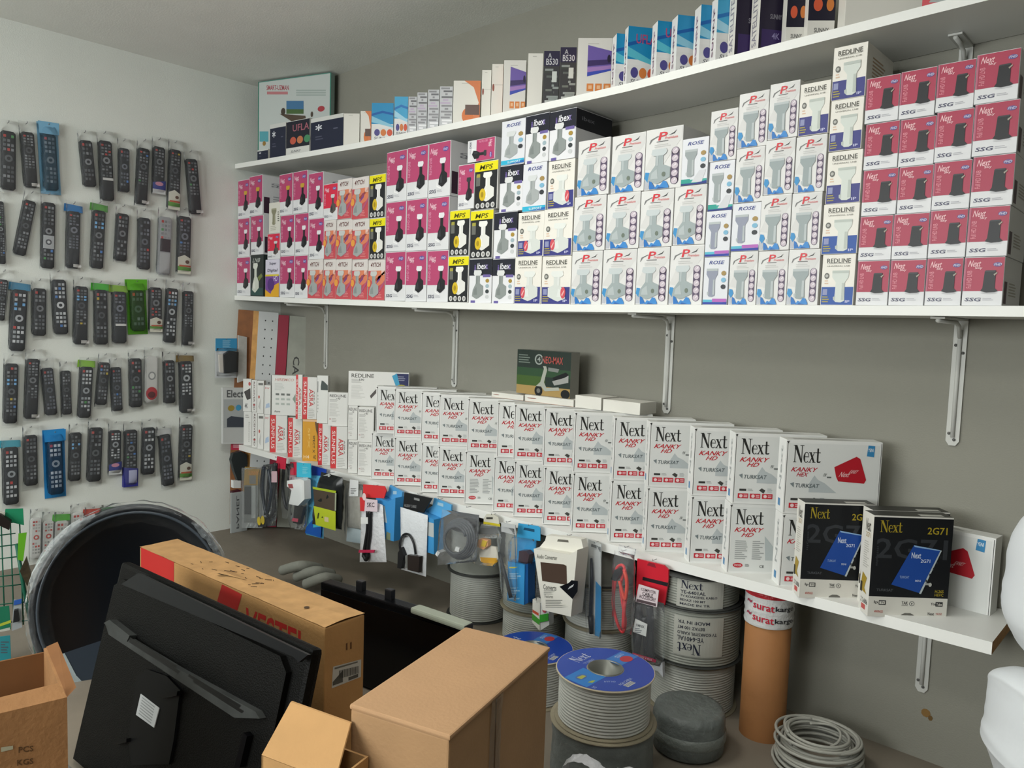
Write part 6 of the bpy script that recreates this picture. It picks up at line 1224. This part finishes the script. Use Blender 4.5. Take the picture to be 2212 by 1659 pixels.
# ------------------------------------------------------------------ cable drums
CBL = M('b8bab4', .38, 'cable_white'); CBG = M('8f928a', .4, 'cable_wrapped', var=.08, vscale=30); FLG = M('8d8672', .7, 'drum_board', var=.12, vscale=14); FDK = M('3c3e3c', .5, 'drum_dark'); BLU = M('2344a0', .35, 'drum_print')
def drum(x, y, z0, h, rf_, rc, label, fl=FLG, cb=CBL, top=None, wrap=False, lab=None, bot=True, group='cable drums stacked under the lowest shelf'):
    t = empty('cable_drum', label, 'cable drum', group, loc=(x, y, z0))
    f = MB()
    if bot: f.lathe([(.0455, 0), (rf_, 0), (rf_ + .001, .002), (rf_, .004), (.0455, .004), (.0455, 0)], (0, 0, 0), fl, 48, False)
    f.obj('lower_flange', t) if bot else None
    g = MB(); g.lathe([(.0455, h - .004), (rf_, h - .004), (rf_ + .001, h - .002), (rf_, h), (.0455, h), (.0455, h - .004)], (0, 0, 0), fl if not top else M('c2b8a0', .6, 'drum_rim'), 48, False)
    fo = g.obj('upper_flange', t)
    n = max(6, int((h - .01) / .0075)); prof = []
    if wrap:
        rr = random.Random(int(x * 100 + z0 * 10)); prof = [(rc + rr.uniform(-.002, .002), .004 + (h - .008) * i / 14) for i in range(15)]
    else:
        for i in range(n):
            for k in range(5): prof.append((rc - .0045 + .0045 * math.sin(math.pi * k / 4), .004 + (h - .008) * (i + k / 4.0001) / n))
    c = MB(); c.lathe(prof, (0, 0, 0), cb, 56); c.obj('cable_winding', t)
    MB().lathe([(.046, -.0), (.046, h + (.003 if top else 0)), (.0435, h + (.003 if top else 0)), (.0435, 0)], (0, 0, 0), M('7c7e78', .4, 'steel', metal=.5), 32).obj('core_tube', t)
    MB().lathe([(0, .002), (.0435, .002)], (0, 0, 0), M('1c1e1c', .8, 'dark'), 24, False).obj('core_shade', t)  # near-black disc puts the hollow core's shade into the colour
    if top:
        # printed disc: x right, z away from the viewer
        p = MB(); vs = []; fs = []; N_ = 64
        for j in range(N_): a = 6.2832 * j / N_; vs += [(.0475 * math.cos(a), -.0006, .0475 * math.sin(a)), (rf_ * .985 * math.cos(a), -.0006, rf_ * .985 * math.sin(a))]
        p.raw(vs, [(2 * j, 2 * j + 1, (2 * j + 3) % (2 * N_), (2 * j + 2) % (2 * N_)) for j in range(N_)], BLU)
        R_ = lambda x0, z0_, x1, z1: [(x0, z0_), (x1, z0_), (x1, z1), (x0, z1)]
        s = rf_ / .125
        def Z(pts): return [(u * s, w * s) for u, w in pts]
        p.flat(Z(R_(-.03, .04, .02, .118)), -.0009, '3a78c0'); p.flat(Z(R_(-.04, -.118, .03, -.04)), -.0009, '2f7cc8')
        p.serif(Z([(-.066, -.026), (-.066, .03), (-.1, .034), (-.1, -.03)]), -.0011, 'c4cce4')
        p.text('TV KABLO', Z([(-.048, -.02), (-.048, .02), (-.057, .02), (-.057, -.02)]), -.0011, '9cacd8')
        p.disc(.006 * s, .085 * s, .016 * s, .02 * s, -.0011, 'b83c44', 14); p.text('U/6', Z(R_(-.024, .07, -.012, .105)), -.0011, 'a8b8e0')
        p.flat(Z(R_(.085, -.045, .1, -.012)), -.0011, 'c4c8cc'); [p.flat(Z(R_(.087, -.043 + .004 * i, .098, -.0415 + .004 * i)), -.0013, '3a3c4c') for i in range(8)]
        p.text('RG6 CABLE', Z([(.082, -.05), (.082, 0), (.074, 0), (.074, -.05)]), -.0011, 'a8b8e0')
        p.disc(-.012 * s, -.085 * s, .012 * s, .018 * s, -.0011, '4c6ca8', 12); p.flat(Z([(-.018, -.095), (-.004, -.095), (-.006, -.072), (-.016, -.075)]), -.0013, 'a8ac50'); p.flat(Z([(.016, -.096), (.026, -.09), (.024, -.074), (.018, -.08)]), -.0011, 'a0b048'); p.text('5G', Z(R_(.038, -.11, .048, -.1)), -.0011, 'a8b8e0')
        p.text('FULL HD', Z([(.04, -.06), (.06, -.04), (.064, -.046), (.044, -.066)]), -.0011, 'a8b8e0')
        q = p.obj('printed_disc', t); q.rotation_euler = (math.radians(-90), 0, math.radians(top)); q.location = (0, 0, h)
    if lab:
        a0, flip, z_a, z_b, ln = lab; p = MB(); m = M('a9aaa2', .45, 'label'); n = 14; da = 62; vs = []
        rad = lambda f: math.radians(a0 + da * f)
        for i in range(n + 1): a = rad(i / n); vs += [((rc + .0008) * math.cos(a), (rc + .0008) * math.sin(a), z_a), ((rc + .0008) * math.cos(a), (rc + .0008) * math.sin(a), z_b)]
        p.raw(vs, [(2 * i, 2 * i + 2, 2 * i + 3, 2 * i + 1) for i in range(n)], m)
        for s_, f0, f1, w0, w1 in ln:
            pv, pf = (glyphs(s_) if s_ != 'Next' else (None, None))
            put = lambda u, w: (lambda a, zz: ((rc + .0016) * math.cos(a), (rc + .0016) * math.sin(a), zz))(rad(f0 + (f1 - f0) * ((1 - u) if flip else u)), z_a + (z_b - z_a) * ((1 - (w0 + (w1 - w0) * w)) if flip else (w0 + (w1 - w0) * w)))
            if s_ == 'Next':
                for po in SERIF: p.raw([put(u, w) for u, w in po], [tuple(range(len(po)))], '262a3c')
            else: p.raw([put(u, w) for u, w in pv], pf, '3c3e48')
        p.obj('paper_label', t)
    return t
LN = [('Next', .08, .55, .68, .95), ('YE-6401AL', .08, .6, .5, .62), ('TV KOAKSIYEL KABLO', .08, .85, .38, .46), ('BEYAZ 100 MT', .08, .6, .24, .32), ('MADE IN TR', .08, .7, .1, .18)]
drum(1.78, -.15, 0, .19, .128, .116, 'bottom drum of the leftmost stack', FDK)
drum(1.78, -.15, .1905, .17, .128, .118, 'top drum of the leftmost stack, in grey film', FDK, CBG, wrap=True)
drum(2.085, -.16, 0, .125, .128, .118, 'bottom drum of the second stack from the left')
drum(2.085, -.16, .1255, .155, .130, .120, 'middle drum of the second stack, in grey film', FLG, CBG)
drum(2.085, -.16, .281, .14, .128, .118, 'top drum of the second stack touching the shelf above', FLG, CBG, wrap=True)
drum(2.375, -.15, 0, .15, .126, .118, 'bottom drum of the stack behind the hanging white hook box')
drum(2.375, -.15, .1505, .15, .128, .120, 'middle drum of the stack behind the hanging white hook box')
drum(2.375, -.15, .301, .13, .128, .116, 'top drum of the stack behind the hanging white hook box', FDK, CBG, wrap=True)
drum(2.375, -.50, 0, .15, .125, .112, 'blue-topped drum partly hidden by the large carton', top=8)
drum(2.745, -.16, 0, .16, .142, .132, 'bottom drum of the rightmost stack', FLG, CBL)
drum(2.745, -.16, .1605, .175, .148, .140, 'labelled drum with upside-down writing in the rightmost stack', FDK, CBG, lab=(-86, True, .035, .155, LN))
drum(2.745, -.16, .336, .095, .142, .132, 'top drum of the rightmost stack with upright writing', FDK, CBG, lab=(-86, False, .002, .09, LN))
drum(2.81, -.728, 0, .172, .135, .130, 'wide grey-wrapped drum under the front blue-topped one', FLG, M('6c7270', .45, 'film_grey', var=.2, vscale=20, bump=.3), wrap=True)
drum(2.81, -.728, .1725, .128, .125, .117, 'front drum of white cable with a blue printed top disc', top=360)
t = empty('wrapped_bundle', 'round bundle in grey film between the front drum and the paper tube', 'wrapped bundle', loc=(2.885, -.42, 0))
MB().lathe([(.085, 0), (.098, .01), (.10, .05), (.099, .10), (.094, .118), (.08, .122), (.04, .118), (.001, .119)], (0, 0, 0), M('6c7270', .4, 'film_grey', var=.2, vscale=20, bump=.5), 40).obj('wrapped_body', t)
MB().lathe([(.1005, .04), (.1035, .045), (.1035, .065), (.1005, .07)], (0, 0, 0), M('7c827e', .3, 'film_band', bump=.5), 40).obj('film_band', t)

# ------------------------------------------------------------------ paper tube, coil, hoses, sacks
tc = oY(1655, 1420, -.19); tc = Vector((tc.x, -.19 + .0, 0))
t = empty('cardboard_tube', 'tall brown cardboard tube with white printed tape round its top', 'cardboard tube', loc=tc)
TR = .064
MB().lathe([(TR, 0), (TR, .432), (TR - .006, .432), (TR - .006, .01), (TR, 0)], (0, 0, 0), M('9a6a40', .7, 'tube_board', bump=.1, bscale=60, var=.08, vscale=10), 48).obj('tube', t)
b = MB(); rr = random.Random(8); prof = []
for i in range(12): prof.append((TR + .003 + rr.uniform(-.0008, .0018), .335 + i * .0078))
vs = []; fs = []; n = 48
for r_, z in prof:
    for j in range(n): a = 6.2832 * j / n; k = r_ + rr.uniform(0, .0012); vs.append((k * math.cos(a), k * math.sin(a), z))
for i in range(11):
    for j in range(n): fs.append((i * n + j, i * n + (j + 1) % n, (i + 1) * n + (j + 1) % n, (i + 1) * n + j))
b.raw(vs, fs, M('c2c3c2', .3, 'tape_white', bump=.3, bscale=80), True)
def wraptext(b, s_, a0, a1, z0_, z1_, rad_, m, sl=0):
    vs, fs = glyphs(s_); b.raw([(rad_ * math.cos(math.radians(a0 + (a1 - a0) * u)), rad_ * math.sin(math.radians(a0 + (a1 - a0) * u)), z0_ + (z1_ - z0_) * w + sl * u) for u, w in vs], fs, m)
ctr = math.degrees(math.atan2(CAM.y - tc.y, CAM.x - tc.x))
for z_ in (.350, .385):
    wraptext(b, 'surat', ctr - 38, ctr + 12, z_ + .004, z_ + .022, TR + .0065, 'b8283c', -.004); wraptext(b, 'kargo', ctr + 14, ctr + 66, z_, z_ + .018, TR + .0065, '26262c', -.002); wraptext(b, '~', ctr - 58, ctr - 42, z_ + .014, z_ + .024, TR + .0065, '9a3c50')
b.obj('printed_tape', t)
MB().lathe([(TR + .0045, .420), (TR + .005, .428), (TR + .003, .4335), (0.001, .4335)], (0, 0, 0), M('b02c34', .3, 'tape_red', bump=.5, bscale=70, var=.4, vscale=25), 40).obj('red_cap', t)
# grey coil of coax on the floor
cc = oZ(1768, 1612, .05); t = empty('cable_coil', 'loose grey coil of coaxial cable on the floor under the shelf', 'cable coil', loc=(cc.x - .0, cc.y, 0))
CG = M('a6a69e', .4, 'cable_grey')
for s_ in range(4):
    b = MB(); rr = random.Random(20 + s_); pts = []
    ph = rr.uniform(0, 6); tl_ = .006
    for i in range(150):
        a = i * .2 + ph; R_ = .105 + .012 * math.sin(i * .061 + s_) - .004 * s_; pts.append((R_ * math.cos(a) + .006 * math.sin(i * .13), R_ * math.sin(a) + .005 * math.cos(i * .11), .012 + .014 * (s_ * 1.6) + .010 * (i / 150) + .004 * math.sin(a + s_)))
    b.tube(pts, .0042, CG, 8); b.obj('cable_loop', t)
b = MB(); b.tube([(.085 * math.cos(i * .12 + 2) * (.8 + .2 * math.cos(i * .05)) - .01, .07 * math.sin(i * .12 + 2), .085 + .008 * math.sin(i * .2)) for i in range(56)], .0036, CG, 8); b.obj('cable_loop', t)
# foam pipe bends near the corner
t = empty('foam_pipe', 'bundle of grey foam pipe bends on the floor near the corner', 'foam pipe', loc=(0, 0, 0))
for k, (pa, pb, pc) in enumerate((((610, 1232), (650, 1222), (690, 1228)), ((640, 1246), (680, 1234), (716, 1240)), ((660, 1262), (700, 1248), (730, 1252)))):
    q = [oZ(pa[0], pa[1], .06 - .015 * k), oZ(pb[0], pb[1], .10 - .015 * k), oZ(pc[0], pc[1], .05 - .01 * k)]
    MB().tube(curve([tuple(v) for v in q], 8), .022, M('8a8c84', .8, 'foam', bump=.2, bscale=80), 12).obj('pipe', t)
# white sacks at the right edge
def sack(name, label, px_pts, d, th, seed):
    """Soft body whose outline is px_pts at distance d from the camera."""
    c = oD(sum(p_[0] for p_ in px_pts) / len(px_pts), sum(p_[1] for p_ in px_pts) / len(px_pts), d); n_ = Vector((FW.x, FW.y, 0)).normalized()
    f_ = Fr((c.x, c.y, c.z), n_.cross(Vector((0, 0, 1)))); q = f_.P(px_pts, th / 2); cx = sum(u for u, w in q) / len(q); cz = sum(w for u, w in q) / len(q)
    b = MB(); rr = random.Random(seed); N_ = len(q); vs = []; fs = []; K = 9
    ang_ = [math.radians(-90 + 180 * k / (K - 1)) for k in range(K)]
    for a in ang_:
        for u, w in q: s_ = max(.02, math.cos(a)) ** .55; vs.append((cx + (u - cx) * s_ + rr.uniform(-.002, .002), th / 2 + th / 2 * math.sin(a) + rr.uniform(-.003, .003), cz + (w - cz) * s_))
    for k in range(K - 1):
        for j in range(N_): fs.append((k * N_ + j, k * N_ + (j + 1) % N_, (k + 1) * N_ + (j + 1) % N_, (k + 1) * N_ + j))
    fs += [tuple(range(N_))[::-1], tuple((K - 1) * N_ + j for j in range(N_))]
    b.raw(vs, fs, M('d6dadd', .5, 'white_sack', bump=.35, bscale=9), True)
    o = b.obj(name, mw=f_.mat()); md = o.modifiers.new('sub', 'SUBSURF'); md.levels = 2; md.render_levels = 2
    return tag(o, label, 'sack', 'white sacks at the right edge')
def closed(pts, n=4): 
    p = pts[-1:] + pts + pts[:2]; out = []
    for i in range(1, len(p) - 2):
        for j in range(n):
            t_ = j / n; out.append(tuple(.5 * ((2 * b_) + (-a_ + c_) * t_ + (2 * a_ - 5 * b_ + 4 * c_ - d_) * t_ * t_ + (-a_ + 3 * b_ - 3 * c_ + d_) * t_ ** 3) for a_, b_, c_, d_ in zip(p[i - 1], p[i], p[i + 1], p[i + 2])))
    return out
sack('sack', 'lower white sack standing at the right edge', closed([(2198, 1478), (2190, 1520), (2178, 1600), (2168, 1650), (2188, 1700), (2300, 1990), (2500, 2040), (2620, 1700), (2560, 1480), (2350, 1482), (2258, 1464)]), 1.30, .34, 3)
sack('sack', 'upper white sack hanging over the lower one at the right edge', closed([(2246, 1150), (2224, 1260), (2216, 1320), (2214, 1366), (2230, 1410), (2263, 1448), (2350, 1454), (2560, 1452), (2600, 1250), (2500, 1110), (2320, 1090)]), 1.30, .30, 4)
# crumpled carrier bag at the bottom
bp_ = oZ(1350, 1700, .2); t = empty('carrier_bag', 'crumpled white plastic carrier bag at the bottom of the frame', 'plastic bag', loc=(bp_.x, bp_.y, 0))
b = MB(); rr = random.Random(6); vs = []; fs = []; n, m_ = 28, 12; WB = M('c4c6ca', .3, 'carrier_film', alpha=.8, bump=.9, bscale=30)
for i in range(m_ + 1):
    f_ = i / m_; z = .17 * f_; r0 = .11 * (1 - .30 * f_ ** 2) + .02 * math.sin(f_ * 6)
    for j in range(n): a = 6.2832 * j / n; k = r0 * (1 + .10 * math.sin(3 * a + 4 * f_) + rr.uniform(-.06, .06)); vs.append((k * math.cos(a) * 1.2, k * math.sin(a) * .9, z + rr.uniform(-.006, .006)))
for i in range(m_):
    for j in range(n): fs.append((i * n + j, i * n + (j + 1) % n, (i + 1) * n + (j + 1) % n, (i + 1) * n + j))
b.raw(vs, fs, WB, True); b.obj('bag_body', t)
for sg in (-1, 1):
    b = MB(); c1_ = [(-.10, .0), (-.085, .045), (-.045, .07), (.0, .065), (.0455, .04), (.05, .0)]; vs = []; fs = []
    for i, (u, w) in enumerate(curve(c1_, 5)):
        for k in range(3): vs.append((u + sg * .045 + rr.uniform(-.003, .003), sg * .03 + (k - 1) * .016 + rr.uniform(-.004, .004), .165 + w * (1 if sg < 0 else .75) + (.012 if k == 1 else 0)))
    for i in range(len(vs) // 3 - 1):
        for k in range(2): fs.append((i * 3 + k, i * 3 + k + 1, i * 3 + k + 4, i * 3 + k + 3))
    b.raw(vs, fs, WB, True); b.obj('handle', t)
sb = oZ(160, 1645, .0)
b = MB(); b.lathe([(.001, 0), (.03, .0), (.036, .02), (.02, .045), (.001, .05)], (0, 0, 0), M('b9bbbc', .35, 'carrier_film', bump=.6, bscale=40), 12)
tag(b.obj('bag_scrap', loc=(sb.x + .08, sb.y - .06, 0)), 'small crumpled white bag on the floor left of the television', 'plastic bag')
